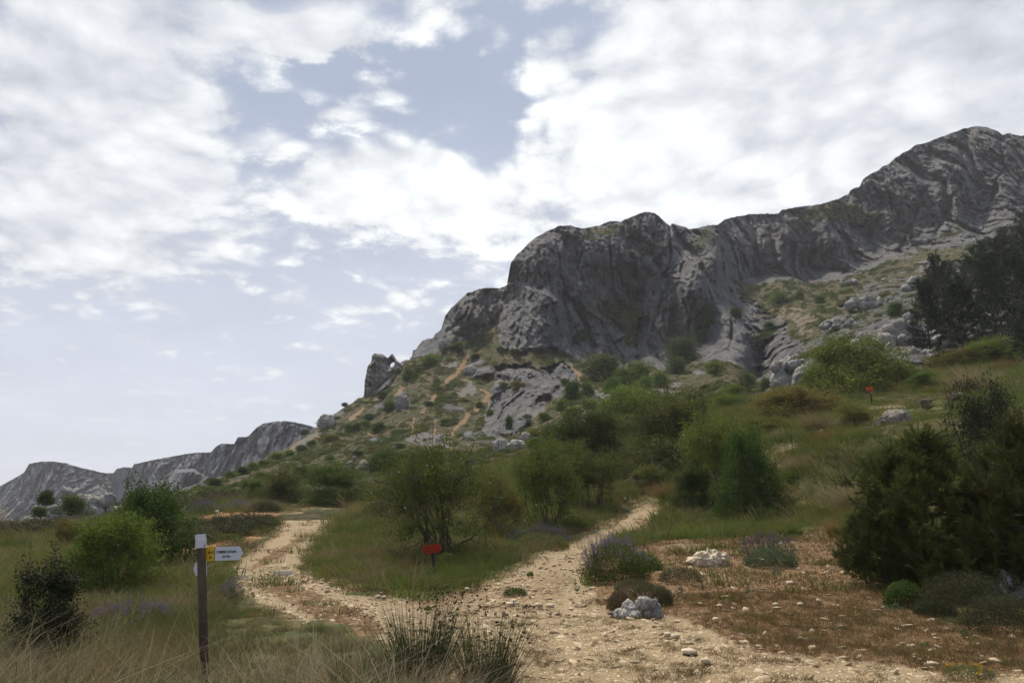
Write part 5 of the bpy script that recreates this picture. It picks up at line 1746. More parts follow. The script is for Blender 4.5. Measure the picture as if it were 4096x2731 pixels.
# rocks on the track side
pile(638, 607, 42, 21, 13.6, 66, 34, 'karst', 'fissured white limestone rock capped by spiny cushions beside the track', ([-.5, -.35, -.1, .2, .4, .5], [.35, .5, .75, 1.0, .8, .5]), crack=.14, rock_px=10, name='fissured_rock')
rock(655, 570, 7, 6, 14.9, 95, 'tanrock', 'small square white stone on top of the fissured rock')
rock(712, 566, 46, 18, 19.2, 82, 'tanrock', 'low flat buff rock slab between the two lavender mounds', crack=.10, sub=5, sink=.45, amp=.3, cfreq=4)
rock(762, 562, 9, 7, 19.3, 83, 'tanrock', 'grey stone at the foot of the right-hand lavender mound')
rock(1018, 603, 52, 30, 14.0, 84, 'karst', 'fissured white rock half buried in spiny cushions at the right edge', crack=.12, sub=5, sink=.35, freq=1.5, cfreq=5.5, amp=.2)
rock(901, 433, 34, 18, 38, 85, 'outcrop', 'humped freckled pink-grey boulder beside the lowest log bench', crack=.05, sink=.3)
rock(823, 436, 10, 7, 41, 86, 'boulder', 'grey stone at the foot of the straw tussock on the slope')
for i, (u__, v__, w__, h__, y__, lab) in enumerate([(442, 575, 5.5, 4, 21, 'cream stone beside the post of the red arrow sign'), (378, 589, 5, 3.4, 17.3, 'left one of two cream stones at the inner track edge'), (384, 589, 4.5, 3, 17.2, 'right one of two cream stones at the inner track edge'),
                                                   (467, 587, 5, 4.5, 17.8, 'cream stone with a weed tuft beside it left of the right-hand path'), (539, 604, 8, 4.5, 15.0, 'flat cream stone in the middle of the junction'), (550, 606, 8, 4, 14.9, 'brownish stone just right of the flat cream stone in the junction'),
                                                   (513, 602, 12, 3.5, 15.2, 'long flat slab set in the junction gravel'), (626, 587, 6, 5, 14.1, 'stone leaning on the left foot of the fissured rock'), (676, 633, 8, 5, 11.6, 'pale stone in the brown turf near the gravel edge'),
                                                   (668, 629, 7, 5, 11.8, 'stone touching another pale one in the brown turf'), (720, 605, 6, 3.5, 14, 'left one of two pale oval stones in the brown turf'), (776, 605, 6, 3.5, 14, 'right one of two pale oval stones in the brown turf'),
                                                   (791, 583, 8, 4, 16.2, 'flat pale stone right of the lone weed in the brown turf'), (801, 605, 6, 4, 14, 'angular pale stone farther right in the brown turf'), (716, 616, 6, 4.5, 12.9, 'pale cobble above the gravel in the brown turf'),
                                                   (934, 664, 12, 4.5, 9.9, 'large cream flagstone near the bottom right corner'), (706, 664, 9, 6, 9.9, 'biggest loose cream stone in the bottom gravel'), (690, 652, 14, 5, 10.5, 'broad flat cream stone at the gravel edge'),
                                                   (216, 513, 5, 5, 49, 'white boulder on the bank where the left-hand track vanishes'), (656, 512, 8, 3, 38, 'long pale stone lying where the right-hand path vanishes'),
                                                   (985, 566, 6, 3, 17.4, 'pale stone in the shade at the scrub pine foot')]):
    rock(u__, v__, w__ * 1.1, h__ * 1.1, y__, 400 + i, 'tanrock', lab, name='stone', cat='stone', crack=0, sub=2, sink=.3)


# the pierced pinnacle on the skyline: a plate of rock with depth and a hole through it
def pinnacle():
    Yp = 206.0
    out = [(364.5, 399), (366.2, 390), (366, 384), (367, 376.5), (368.4, 367.4), (371.6, 364.9), (372.8, 358.2), (375.7, 355.3), (379, 354.3), (382.8, 354.3), (385.7, 355.8), (388.6, 358.2), (391.5, 355.8), (393.1, 354.3), (394.6, 355.9),
           (396.8, 359.9), (399.8, 362.2), (405, 366), (408, 374), (400, 384), (392, 392), (380, 402), (368, 404)]
    hole = (392.7, 364.3, 3.3)
    n = 64
    uu_, vv_ = np.meshgrid(np.linspace(362, 411, 130), np.linspace(351, 407, 150))
    sd = poly_sd(uu_, vv_, out) + (fbm(uu_ / 2.5, vv_ / 2.5, uu_ * 0, 3, 91)) * .9
    hd = np.hypot(uu_ - hole[0], vv_ - hole[1]) - hole[2] + fbm(uu_ / 1.5, vv_ / 1.5, uu_ * 0, 2, 92) * .5
    s_ = np.minimum(sd, hd)
    thick = 7.0 * np.sqrt(np.clip(s_ / 7, 0, 1)) + .05
    # thinner round the hole
    rel = fbm(uu_ / 6, vv_ / 9, uu_ * 0, 4, 93, .6) * 2.6 + facets(uu_ / 5, vv_ / 8, uu_ * 0, 94) * 1.6 + facets(uu_ / 2, vv_ / 3, uu_ * 0, 95) * .7
    keep = (s_ > 0)
    Vs, Qs = [], []
    for sgn in (1, -1):
        yy = Yp - sgn * (thick + rel * np.clip(s_ / 2, 0, 1) * (1 if sgn > 0 else .4))
        Vs.append(np.stack([ray_a(uu_, vv_) * yy, yy, EYE + ray_s(vv_) * Yp + (EYE * 0)], 2).reshape(-1, 3) if False else np.stack([ray_a(uu_, vv_) * Yp, yy, EYE + ray_s(vv_) * Yp], 2).reshape(-1, 3))
    Q_ = grid_quads(150, 130)
    kq = keep.ravel()[Q_].all(1)
    Qf = Q_[kq]
    N_ = 150 * 130
    Qb = Qf[:, ::-1] + N_
    # side walls along open edges
    e = {}
    for q in Qf:
        for i in range(4):
            a_, b_ = int(q[i]), int(q[(i + 1) % 4])
            e[(a_, b_)] = 1
    W = [(b_, a_, a_ + N_, b_ + N_) for (a_, b_) in e if (b_, a_) not in e]
    Qa = np.concatenate([Qf, Qb, np.array(W)])
    VV_ = np.concatenate(Vs)
    used, inv = np.unique(Qa, return_inverse=True)
    P_ = VV_[used]
    base = np.array([ray_a(384, 395) * Yp, Yp, EYE + ray_s(395) * Yp])
    me = new_mesh("rock_pinnacle", P_ - base, quads=inv.reshape(-1, 4), mats=[M['outcrop']], smooth=True)
    link("rock_pinnacle", me, loc=base.tolist(), label='upright grey rock pinnacle pierced by a round hole on the hillside skyline', cat='rock')


pinnacle()


# ------------------------------------------------------------------ boxes, boards, posts
def bm_obj(name, build, mats, parent=None, loc=None, smooth=False, bevel=0.0, **kw):
    import bmesh
    bm = bmesh.new()
    build(bm)
    if bevel:
        bmesh.ops.bevel(bm, geom=[e for e in bm.edges if e.calc_face_angle(0) > .6], offset=bevel, segments=2, affect='EDGES')
    me = bpy.data.meshes.new(name)
    bm.to_mesh(me)
    bm.free()
    for m_ in mats:
        me.materials.append(m_)
    if smooth:
        for p in me.polygons:
            p.use_smooth = True
    return link(name, me, parent=parent, loc=loc, **kw)


def prism_board(pts, y0, y1):
    """extrude an outline in x,z from y0 to y1"""
    def f(bm):
        a = [bm.verts.new((px, y0, pz)) for px, pz in pts]
        b = [bm.verts.new((px, y1, pz)) for px, pz in pts]
        bm.faces.new(a)
        bm.faces.new(b[::-1])
        for i in range(len(pts)):
            j = (i + 1) % len(pts)
            bm.faces.new((a[j], a[i], b[i], b[j]))
        bm.normal_update()
    return f


def pole(r0, r1, z0, z1, seed=0, sides=20, rough=.03, rings=24, top=True):
    rng = np.random.default_rng(seed)

    def f(bm):
        prev = None
        for k in range(rings + 1):
            t = k / rings
            r_ = r0 + (r1 - r0) * t
            cx, cy = .004 * math.sin(t * 5 + seed), .004 * math.cos(t * 4)
            ring = [bm.verts.new((cx + r_ * (1 + rng.normal() * rough * .3 + rough * math.sin(3 * a + seed)) * math.cos(a), cy + r_ * (1 + rng.normal() * rough * .3) * math.sin(a), z0 + (z1 - z0) * t)) for a in [2 * math.pi * i / sides for i in range(sides)]]
            if prev:
                for i in range(sides):
                    j = (i + 1) % sides
                    bm.faces.new((prev[i], prev[j], ring[j], ring[i]))
            prev = ring
        if top:
            bm.faces.new(prev)
    return f


def lettering(text, size, mat_, parent, loc, rot, bold=.0, name='lettering', align='CENTER', sx=1.0):
    cu = bpy.data.curves.new(name, 'FONT')
    cu.body = text
    cu.size = size
    cu.align_x = align
    cu.align_y = 'CENTER'
    cu.extrude = .0006
    cu.offset = bold
    cu.resolution_u = 3
    tmp = bpy.data.objects.new("tmp", cu)
    COL.objects.link(tmp)
    dg = bpy.context.evaluated_depsgraph_get()
    me = bpy.data.meshes.new_from_object(tmp.evaluated_get(dg))
    bpy.data.objects.remove(tmp)
    me.materials.clear()
    me.materials.append(mat_)
    o = link(name, me, parent=parent, loc=loc)
    o.rotation_euler = rot
    o.scale = (sx, 1, 1)
    return o


M['postwood'] = plain_mat('mottled_treated_wood', (0.065, 0.042, 0.032), (0.115, 0.095, 0.065), 7, rough=.85, bump=.006, stretch=(1, 1, .25))
M['signmetal'] = plain_mat('white_enamelled_metal', (0.60, 0.62, 0.66), (0.54, 0.56, 0.61), 5, rough=.45, spec=.4)
M['signyellow'] = plain_mat('yellow_enamel', (0.70, 0.43, 0.01), (0.66, 0.40, 0.01), 5, rough=.45, spec=.4)
M['ink'] = plain_mat('black_ink', (0.02, 0.02, 0.035), (0.02, 0.02, 0.035), 5)
M['seam'] = plain_mat('folded_seam', (0.70, 0.70, 0.72), (0.66, 0.66, 0.68), 5)
M['screw'] = plain_mat('dark_screw', (0.06, 0.055, 0.05), (0.04, 0.04, 0.04), 40, metal=.6, rough=.5)
M['redpaint'] = plain_mat('orange_red_paint', (0.33, 0.030, 0.008), (0.26, 0.022, 0.007), 9, rough=.6, bump=.002)
M['orangepaint'] = plain_mat('orange_paint', (0.50, 0.085, 0.010), (0.42, 0.07, 0.010), 9, rough=.6, bump=.002)
M['darkpaint'] = plain_mat('faded_dark_letters', (0.10, 0.008, 0.005), (0.075, 0.006, 0.005), 12)
M['darkpost'] = plain_mat('dark_stained_post', (0.030, 0.018, 0.022), (0.055, 0.035, 0.034), 12, bump=.005, stretch=(1, 1, .3))
M['concrete'] = plain_mat('pale_concrete', (0.66, 0.62, 0.53), (0.50, 0.46, 0.38), 9, bump=.004)
M['slab'] = plain_mat('purplish_slab', (0.115, 0.07, 0.062), (0.16, 0.10, 0.085), 8, bump=.004)

# --- the finger post in the foreground
PY = 8.6
pb = ground_at(208.4, PY, 700)
root = bpy.data.objects.new("signpost", None)
COL.objects.link(root)
root.location = pb.tolist()
tag(root, 'wooden hiking signpost with white metal cap and CUMBRE AITANA arrow board', 'signpost')
zt = EYE + ray_s(532.5) * PY - pb[2]          # top of the cap above the foot
zc_ = EYE + ray_s(546.2) * PY - pb[2]
top_x = world_pt(200.5, 532.5, PY)[0]
lean = math.atan2(pb[0] - top_x, zt)


def axis_x(u, v):
    p = world_pt(u, v, PY)
    return float(p[0] - (pb[0] - (p[2] - pb[2]) * math.tan(lean)))


root.rotation_euler = (0, -lean * 1.0, 0)
rp = .0415
bm_obj("post", pole(rp * 1.06, rp, -.35, zt - .012, 3), [M['postwood']], root, smooth=True)
# cap: folded sheet wrapped round the post head
cap = bm_obj("metal_cap", pole(rp + .0115, rp + .0115, zc_, zt, 5, rough=.0, rings=2, sides=32), [M['signmetal']], root, smooth=False)
bm_obj("seam", prism_board([(-.0035, zc_), (.0035, zc_), (.0035, zt + .006), (-.0035, zt + .006)], -.004, .004), [M['seam']], cap, loc=(-.004, -(rp + .0115), 0))
for (sx_, sz_) in ((-.048, zt - .04), (-.048, zc_ + .02), (.046, zt - .02), (.047, zc_ + .018)):
    bm_obj("screw", pole(.005, .005, 0, .008, 0, 10, 0, 1), [M['screw']], cap, loc=(sx_, -.022, sz_)).rotation_euler = (math.pi / 2, 0, 0)


def board(u0, u1, utip, v0, v1, yy, flip=1):
    x0, x1, xt = [axis_x(u, (v0 + v1) / 2) for u in (u0, u1, utip)]
    zt_, zb_ = [EYE + ray_s(v) * PY - pb[2] for v in (v0, v1)]
    return x0, x1, xt, zt_, zb_


x0, x1, xt, z1_, z0_ = board(199.0, 236.6, 240.4, 545.8, 559.6, 0)
zm = (z1_ + z0_) / 2
arm = bpy.data.objects.new("arrow_board", None)
COL.objects.link(arm)
arm.parent = root
arm.location = (0, rp + .006, zm)
z0_, z1_, zm = z0_ - zm, z1_ - zm, 0.0
arm.rotation_euler = (0, -.03 + lean, .10)
face = bm_obj("board_panel", prism_board([(x0, z0_), (x1, z0_), (xt, zm), (x1, z1_), (x0, z1_)], 0, .006), [M['signmetal']], arm, bevel=.0008)
xb = axis_x(212.3, 552.5)
bm_obj("yellow_panel", prism_board([(x0 + .004, z0_ + .0), (xb, z0_ + .0), (xb, z1_ - .0), (x0 + .004, z1_ - .0)], -.0014, -.0002), [M['signyellow']], arm)
bm_obj("black_band", prism_board([(xb, z0_), (xb + .006, z0_), (xb + .006, z1_), (xb, z1_)], -.0016, -.0002), [M['ink']], arm)
fx = (math.pi / 2, 0, 0)
xmid = (xb + x1) / 2
lettering("CUMBRE AITANA", .0345, M['ink'], arm, (xmid - .004, -.0012, zm + .016), fx, .0012, sx=.74)
lettering("2,6 Km", .0345, M['ink'], arm, (xmid - .004, -.0012, zm - .028), fx, .0012, sx=.80)
lettering("PR-CV", .034, M['ink'], arm, (xb - .004, -.0026, zm + .014), fx, .0010, align='RIGHT', sx=.60)
lettering("20", .034, M['ink'], arm, (xb - .024, -.0026, zm - .034), fx, .0010, align='RIGHT', sx=.70)
# second arm, seen almost edge on, pointing away to the left
arm2 = bpy.data.objects.new("arrow_board", None)
COL.objects.link(arm2)
arm2.parent = root
za, zb2 = EYE + ray_s(560.2) * PY - pb[2], EYE + ray_s(574.0) * PY - pb[2]
arm2.location = (0, rp + .014, 0)
arm2.rotation_euler = (0, 0, math.radians(-50))
bm_obj("board_panel", prism_board([(-.23, zb2), (-.29, (za + zb2) / 2), (-.23, za), (.07, za), (.07, zb2)], 0, .006), [M['signmetal']], arm2, bevel=.0008)
for sx_, sz_ in ((-.10, za - .02), (-.10, zb2 + .02)):
    bm_obj("screw", pole(.006, .006, 0, .01, 0, 10, 0, 1), [M['screw']], arm2, loc=(sx_, 0.0, sz_)).rotation_euler = (math.pi / 2, 0, 0)


def small_sign(u, vb_, vt_, vbt, vbb, u0, u1, ut, y, paint, label, lean_, tilt, vtop_post, bolt=False):
    b = ground_at(u, y, vb_)
    r_ = bpy.data.objects.new("arrow_sign", None)
    COL.objects.link(r_)
    r_.location = b.tolist()
    r_.rotation_euler = (0, lean_, 0)
    tag(r_, label, 'sign')
    Z_ = lambda v: EYE + ray_s(v) * y - b[2]
    uc = u + math.tan(lean_) * (Z_((vbt + vbb) / 2)) / y * 818
    X_ = lambda uu: (uu - uc) / 818 * y
    zt_, zb_ = Z_(vbt), Z_(vbb)
    zm_ = (zt_ + zb_) / 2
    rw = .040
    bm_obj("post", pole(rw * 1.1, rw, -.3, Z_(vtop_post), 7, sides=12, rings=10), [M['darkpost']], r_, smooth=True)
    a_ = bm_obj("board", prism_board([(X_(u0), zb_), (X_(u1), zb_), (X_(ut), zm_), (X_(u1), zt_), (X_(u0), zt_)] if ut > u1 else [(X_(ut), zm_), (X_(u1), zb_), (X_(u0), zb_), (X_(u0), zt_), (X_(u1), zt_)], -.03, 0), [M[paint]], r_, loc=(0, -rw - .004, 0), bevel=.003)
    a_.rotation_euler = (0, tilt, 0)
    # two rows of routed lettering too worn to read, as dark strokes
    rng = np.random.default_rng(5)
    w_ = abs(X_(u1) - X_(u0))
    for row, (f0, f1) in enumerate(((.20, .78), (.08, .92))):
        zz_ = zm_ + (.20 - .40 * row) * (zt_ - zb_)
        hgt = .15 * (zt_ - zb_)

        def strokes(bm, f0=f0, f1=f1, zz_=zz_, hgt=hgt):
            xx = min(X_(u0), X_(u1)) + w_ * f0
            while xx < min(X_(u0), X_(u1)) + w_ * f1:
                lw = hgt * rng.uniform(.5, .8)
                for (px0, px1, pz0, pz1) in [(0, .25, -.5, .5), (.75, 1, -.5, .5), (.2, .8, rng.choice([-.5, -.1, .3]), rng.choice([-.5, -.1, .3]) + .22)]:
                    p = [(xx + lw * px0, zz_ + hgt * pz0), (xx + lw * px1, zz_ + hgt * pz0), (xx + lw * px1, zz_ + hgt * pz1), (xx + lw * px0, zz_ + hgt * pz1)]
                    if p[2][1] - p[0][1] < .002:
                        continue
                    vs = [bm.verts.new((q[0], -.0322, q[1])) for q in p]
                    bm.faces.new(vs)
                xx += lw * 1.35 + (hgt * .5 if rng.uniform() < .15 else 0)
        bm_obj("lettering", strokes, [M['darkpaint']], a_)
    if bolt:
        bm_obj("bolt", pole(.03, .03, 0, .02, 0, 10, 0, 1), [M['signmetal']], r_, loc=(0, -rw, zb_ - .10)).rotation_euler = (math.pi / 2, 0, 0)


small_sign(434.3, 574.5, 552, 543.6, 552.2, 424.4, 438.8, 442.8, 21.3, 'redpaint', 'red wooden arrow sign on a dark leaning post pointing right', -.10, -.055, 540.5)
small_sign(871.8, 404, 390, 386.2, 390.6, 874.8, 869.4, 867.4, 52, 'orangepaint', 'small orange arrow sign pointing left in front of the biggest green bush', .0, -.06, 386.4, True)


# --- log benches on the slope
def log(p0, p1, r_, parent, name='log', seed=1):
    d = Vector(p1) - Vector(p0)
    o = bm_obj(name, pole(r_, r_ * .93, 0, d.length, seed, sides=14, rings=6, rough=.03), [M['log']], parent, loc=p0, smooth=True)
    o.rotation_euler = d.to_track_quat('Z', 'Y').to_euler()
    bm_obj("sawn_end", pole(r_ * .95, r_ * .95, -.008, .0, seed, sides=14, rings=1, rough=.0), [M['logend']], o, smooth=False).scale = (1, 1, 1)
    return o


def at(u, v, y, dz=0):
    p = world_pt(u, v, y)
    return (float(p[0]), float(p[1]), float(p[2] + dz))


for (lab, y_, rail, posts, r_) in [
        ('lowest log bench, half-round rail on two stumps beside the freckled boulder', 38.5, (877.5, 417.6, 898, 418.4), [(875.5, 418.5, 425), (881, 418, 424.5)], .17),
        ('longest log bench with its rail running right into the grass', 42, (894.5, 407.4, 922, 411.3), [(889.8, 408.6, 417), (894.5, 408.5, 416)], .17),
        ('upturned log bench with a hollow seat farther up the slope', 46, (919, 401.5, 931, 400.6), [(922.5, 403, 409), (928, 402, 410)], .12),
        ('highest pair of logs near the right edge below the straw tussock', 47, (951.5, 395.8, 962, 394.2), [(953, 397, 400)], .15),
        ('short log end showing left of the lowest log bench', 38.5, (864, 422.4, 876, 422.6), [(865, 422.6, 425.5)], .11)]:
    u0, v0, u1, v1 = rail
    o = bpy.data.objects.new("log_bench", None)
    COL.objects.link(o)
    bp = at(posts[0][0], posts[0][2], y_)
    gz_ = float(ground_z(bp[0], bp[1]))
    tag(o, lab, 'bench')
    lift = gz_ - bp[2]
    o.location = (bp[0], bp[1], gz_)
    p0, p1 = at(u0, v0, y_ - .35), at(u1, v1, y_ + .5)
    rel = lambda p: (p[0] - bp[0], p[1] - bp[1], p[2] - bp[2] - max(0, 0))
    log(rel(p0), rel(p1), r_, o, 'rail', 2)
    for (uu__, vt_, vb__) in posts:
        q = at(uu__, vt_, y_ - .1)
        log((q[0] - bp[0], q[1] - bp[1], q[2] - bp[2] + .0), (q[0] - bp[0], q[1] - bp[1], -.7), r_ * .95, o, 'stump', 4)

# --- drainage bars across the left-hand track, and a slab by the rock
for (u0, u1, v_, y_, lab) in [(227.5, 248, 573.2, 22.2, 'left pale drainage bar set across the left-hand track'), (273, 291.5, 571.3, 22.9, 'right pale drainage bar set across the left-hand track')]:
    a_, b_ = ground_at(u0, y_, v_), ground_at(u1, y_, v_)
    z_ = max(a_[2], b_[2])
    L_ = b_[0] - a_[0]
    bm_obj("drainage_bar", prism_board([(0, -.12), (L_, -.12), (L_, .035), (0, .035)], 0, .12), [M['concrete']], loc=(float(a_[0]), float(a_[1]), float(z_)), bevel=.01, label=lab, cat='drain')
a_ = ground_at(607, 13.7, 610)
sl = bm_obj("flat_slab", prism_board([(0, 0), (.07, -.018), (.36, -.012), (.37, .012), (.10, .028), (.02, .02)], 0, .16), [M['slab']], loc=(float(a_[0]), float(a_[1]), float(a_[2]) + .02), bevel=.004, label='thin purplish slab lying on the gravel below the fissured rock', cat='slab')


# ------------------------------------------------------------------ tussocks, rushes, cushions, lavender, weeds
def grass_thing(name, label, cat, base, parts, group=None, scale=1.0):
    o = bpy.data.objects.new(name, None)
    COL.objects.link(o)
    o.location = np.asarray(base).tolist()
    o.scale = (scale,) * 3
    tag(o, label, cat, group)
    for pn_, me in parts:
        link(pn_, me, parent=o)
    return o


def rush_clump(u, vb_, y, n, h, w, label, seed, dry=.35):
    v1_, q1, t1, tips = tuft(seed, n, h, w, .0105, lean=.30, curl=.12, segs=4, root=w * .28)
    v2_, q2, t2, _ = tuft(seed + 1, int(n * dry), h * .8, w, .0065, lean=.85, curl=.9, segs=5, root=w * .35)
    rng = np.random.default_rng(seed)
    pick = tips[rng.uniform(0, 1, len(tips)) < .22]
    hv, hf = [], []
    for i in range(6):
        hv.append(pick + rng.normal(size=pick.shape) * .007)
    lv, lq = leaves(np.concatenate(hv), .022, rng, aspect=1.3)
    b = ground_at(u, y, vb_)
    grass_thing("rush_clump", label, 'rush', b, [('blades', mk("blades", [(v1_, q1, t1)], [M['rush']])), ('dry_blades', mk("dry_blades", [(v2_, q2, t2)], [M['straw']])),
                                                  ('seed_heads', mk("seed_heads", [(lv, lq)], [M['rushhead']]))])


rush_clump(420, 684, 8.7, 760, .98, .62, 'dark green rush clump with brown seed heads at bottom centre', 701)
rush_clump(486, 700, 8.4, 520, .82, .62, 'thinner rush clump mixed with straw right of the darker one', 703, .9)
rush_clump(352, 700, 8.0, 90, .9, .40, 'sparse dark rush stems among straw left of the dark rush clump', 705, 1.6)


def tussock(u, vb_, y, wpx, hpx, label, seed, n=520, matk='straw', lean=.8, curl=.7, bw=.016):
    w, h = wpx / 830 * y, hpx / 830 * y
    v1_, q1, t1, _ = tuft(seed, n, h * 1.05, w * .3, bw, lean=lean * w / max(h, .1) * .42, curl=curl, segs=4, root=w * .16)
    v2_, q2, t2, _ = tuft(seed + 5, n // 3, h * .6, w * .3, bw, lean=.5, curl=.4, segs=3, root=w * .2)
    b = ground_at(u, y, vb_)
    grass_thing("grass_tussock", label, 'grass', b, [('dry_blades', mk("dry_blades", [(v1_, q1, t1)], [M[matk]])), ('green_blades', mk("green_blades", [(v2_, q2, t2)], [M['meadow']]))])


tussock(818, 436, 42, 44, 26, 'fountain-shaped straw tussock left of the log benches', 711, bw=.03)
tussock(858, 492, 29, 66, 40, 'widest straw tussock on the meadow left of the scrub pine', 713, n=800, bw=.02)
tussock(880, 478, 28, 40, 38, 'upright pale straw tussock touching the left side of the scrub pine', 715, n=500, bw=.018, lean=.5)
tussock(972, 398, 50, 44, 30, 'straw tussock high on the right slope above the thorny bush', 717, bw=.035)
tussock(1012, 372, 62, 36, 16, 'low reddish straw tussock at the right edge below the pines', 719, matk='tawny', bw=.035)
tussock(668, 492, 42, 44, 20, 'russet grass tussock above the vanishing end of the right-hand path', 721, matk='tawny', bw=.025)
tussock(800, 478, 36, 50, 22, 'straw and green tussock above the dark green lone bush on the meadow', 741, bw=.02)
tussock(835, 452, 38, 54, 20, 'russet tussock on the upper meadow left of the scrub pine', 742, matk='tawny', bw=.022)
tussock(700, 528, 28, 56, 17, 'low green tussock right of the vanishing right-hand path', 743, matk='meadow', bw=.018)
tussock(790, 524, 26, 50, 17, 'green tussock at the lower edge of the meadow above the right lavender mound', 744, matk='meadow', bw=.018)
tussock(838, 520, 24, 44, 20, 'dry brown tussock at the meadow edge left of the scrub pine skirt', 745, matk='tawny', bw=.018)
tussock(640, 452, 60, 50, 16, 'dark grassy tussock between the bushes above the right-hand path', 746, matk='meadow', bw=.04)
tussock(100, 562, 30, 30, 16, 'pale straw tussock in the grass behind the bright green bush', 723, bw=.02)
tussock(12, 556, 34, 40, 20, 'grey-green tussock at the left frame edge', 725, matk='meadow', bw=.022)
tussock(285, 690, 8.8, 120, 72, 'tall arching straw grass right of the signpost foot', 727, n=420, bw=.0075, lean=.7, curl=1.0, matk='palestraw')
tussock(345, 700, 8.6, 130, 80, 'tangled straw grass left of the dark rush clump', 729, n=420, bw=.0075, lean=.9, curl=1.2, matk='palestraw')
tussock(150, 700, 8.6, 150, 62, 'tawny tall grass left of the signpost foot', 731, n=420, bw=.0065, lean=.8, matk='tawny')
tussock(30, 700, 8.4, 150, 60, 'reddish tall grass in the bottom left corner', 733, n=420, bw=.0065, lean=.7, matk='tawny')
tussock(455, 700, 7.6, 110, 62, 'pale curling straw tuft at the bottom edge between the rush clumps', 735, n=520, bw=.006, lean=1.0, curl=1.4, matk='palestraw')


def cushion(u, vb_, y, wpx, hpx, label, seed, matk='cushion', n=5200, leaf=.022, name='cushion_shrub', cat='shrub', flower=None, nfl=0, spike=0.0, side=0.0, up=0.0):
    w, h = wpx / 830 * y, hpx / 830 * y
    b = ground_at(u, y, vb_)
    rng = np.random.default_rng(seed)
    pr = cushion_mesh(seed, w, h, n, leaf, None)
    parts = [('foliage', mk("foliage", pr, [M[matk]]))]
    if flower:
        d = unit(rng.normal(size=(nfl, 3)))
        d[:, 2] = np.abs(d[:, 2]) * 1.2 + .15
        d[:, 1] = np.abs(d[:, 1]) * (.9 if side else 1) * np.where(rng.uniform(0, 1, nfl) < .3, -1, 1)
        d[:, 0] += side
        d = unit(d)
        root_ = d * np.array([w / 2, w / 2, h]) * .92
        tip = root_ + unit(d * .5 + np.array([0, 0, 1.0])) * spike * rng.uniform(.5, 1.2, nfl)[:, None] + np.array([0, 0, up])
        sv, sq = tubes(root_, tip, np.full(nfl, .0022), np.full(nfl, .0015), 3)
        t = rng.uniform(.55, 1.05, (nfl, 7, 1))
        c = (root_[:, None] + (tip - root_)[:, None] * t + rng.normal(size=(nfl, 7, 3)) * .009).reshape(-1, 3)
        fv, fq = leaves(c, .024, rng, aspect=1.2)
        parts.append(('flower_stalks', mk("flower_stalks", [(sv, sq)], [M['sage']])))
        parts.append(('flowers', mk("flowers", [(fv, fq, rng.uniform(0, 1, len(fv)))], [M[flower]])))
    grass_thing(name, label, cat, b, parts)


cushion(619, 585, 14.3, 26, 18, 'round spiny cushion on the left flank of the fissured rock', 751)
cushion(660, 583, 14.5, 24, 17, 'round spiny cushion capping the right of the fissured rock', 752)
cushion(634, 560, 16.5, 40, 11, 'low green cushion strip behind the fissured rock', 753)
cushion(680, 566, 17.2, 46, 14, 'dark spiny cushion left of the flat buff slab', 754)
cushion(650, 575, 15.4, 44, 12, 'flattened brownish cushion between the fissured rock and the dark one', 755)
cushion(616, 566, 18.2, 66, 32, 'left lavender mound with purple spikes beside the right-hand path', 756, 'grass', 9000, .040, 'lavender_shrub', 'lavender', 'lavender', 300, .32, -.35, .02)
cushion(640, 556, 19.5, 44, 20, 'grassy green mound merging into the left lavender mound', 757, 'meadow', 5000, .045)
cushion(770, 561, 19.2, 52, 19, 'right lavender mound, a grey-green dome with violet flowers behind', 758, 'sage', 7000, .034, 'lavender_shrub', 'lavender', 'lavender', 190, .38, 0, .0)
cushion(540, 541, 29, 60, 16, 'pale blue lavender patch below the yellowish olive bush', 759, 'meadow', 6000, .05, 'lavender_shrub', 'lavender', 'lavender', 420, .40)
cushion(236, 512, 51, 34, 9, 'dull violet lavender shrub on the bank above the left-hand track', 760, 'sage', 3000, .07, 'lavender_shrub', 'lavender', 'lavender', 400, .3)
cushion(200, 514, 49, 34, 10, 'grey-violet lavender shrub left of the white boulder on the bank', 761, 'sage', 3000, .07, 'lavender_shrub', 'lavender', 'lavender', 500, .35)
cushion(231, 590, 16.8, 16, 14, 'violet lavender sprig in the grass right of the signpost', 762, 'grass', 1500, .04, 'lavender_shrub', 'lavender', 'lavender', 50, .22)
cushion(130, 612, 14.0, 80, 14, 'faded lavender patch in the grass left of the signpost', 763, 'grass', 3000, .04, 'lavender_shrub', 'lavender', 'lavender', 150, .24)
cushion(905, 606, 14.0, 40, 24, 'dark leafy cushion at the left foot of the scrub pine', 764, 'dark', 6000, .030)
cushion(968, 622, 13.0, 92, 40, 'large mossy spiny mound spreading right of the dark leafy cushion', 765, 'cushion', 16000, .024)
cushion(1010, 640, 12.0, 84, 34, 'spiny mound in the lower right, in front of the white rock', 766, 'cushion', 9000, .024)
cushion(935, 618, 13.2, 40, 14, 'low green outlier of the large mossy mound', 767, 'cushion', 5000, .024)
cushion(852, 560, 18.5, 30, 12, 'brown-green cushion left of the scrub pine skirt', 768)
cushion(969, 680, 9.4, 48, 9, 'flat weed patch with yellow flowers near the bottom right corner', 769, 'grass', 2600, .018, 'yellow_flower_patch', 'flowers', 'yellow', 16, .04)
cushion(524, 536, 30, 16, 5, 'small orange-flowered tuft by the pale blue lavender patch', 770, 'meadow', 700, .05, 'yellow_flower_patch', 'flowers', 'yellow', 60, .08)
cushion(448, 566, 22.5, 26, 12, 'bright green grass dome right of the red sign post', 771, 'meadow', 3500, .05)
cushion(530, 569, 20.5, 7, 4, 'tiny bright weed on the crown of the right-hand path', 772, 'fresh', 500, .03)
cushion(428, 605, 14.8, 8, 4, 'tiny green weed at the junction right of the left-hand track', 773, 'fresh', 500, .025)
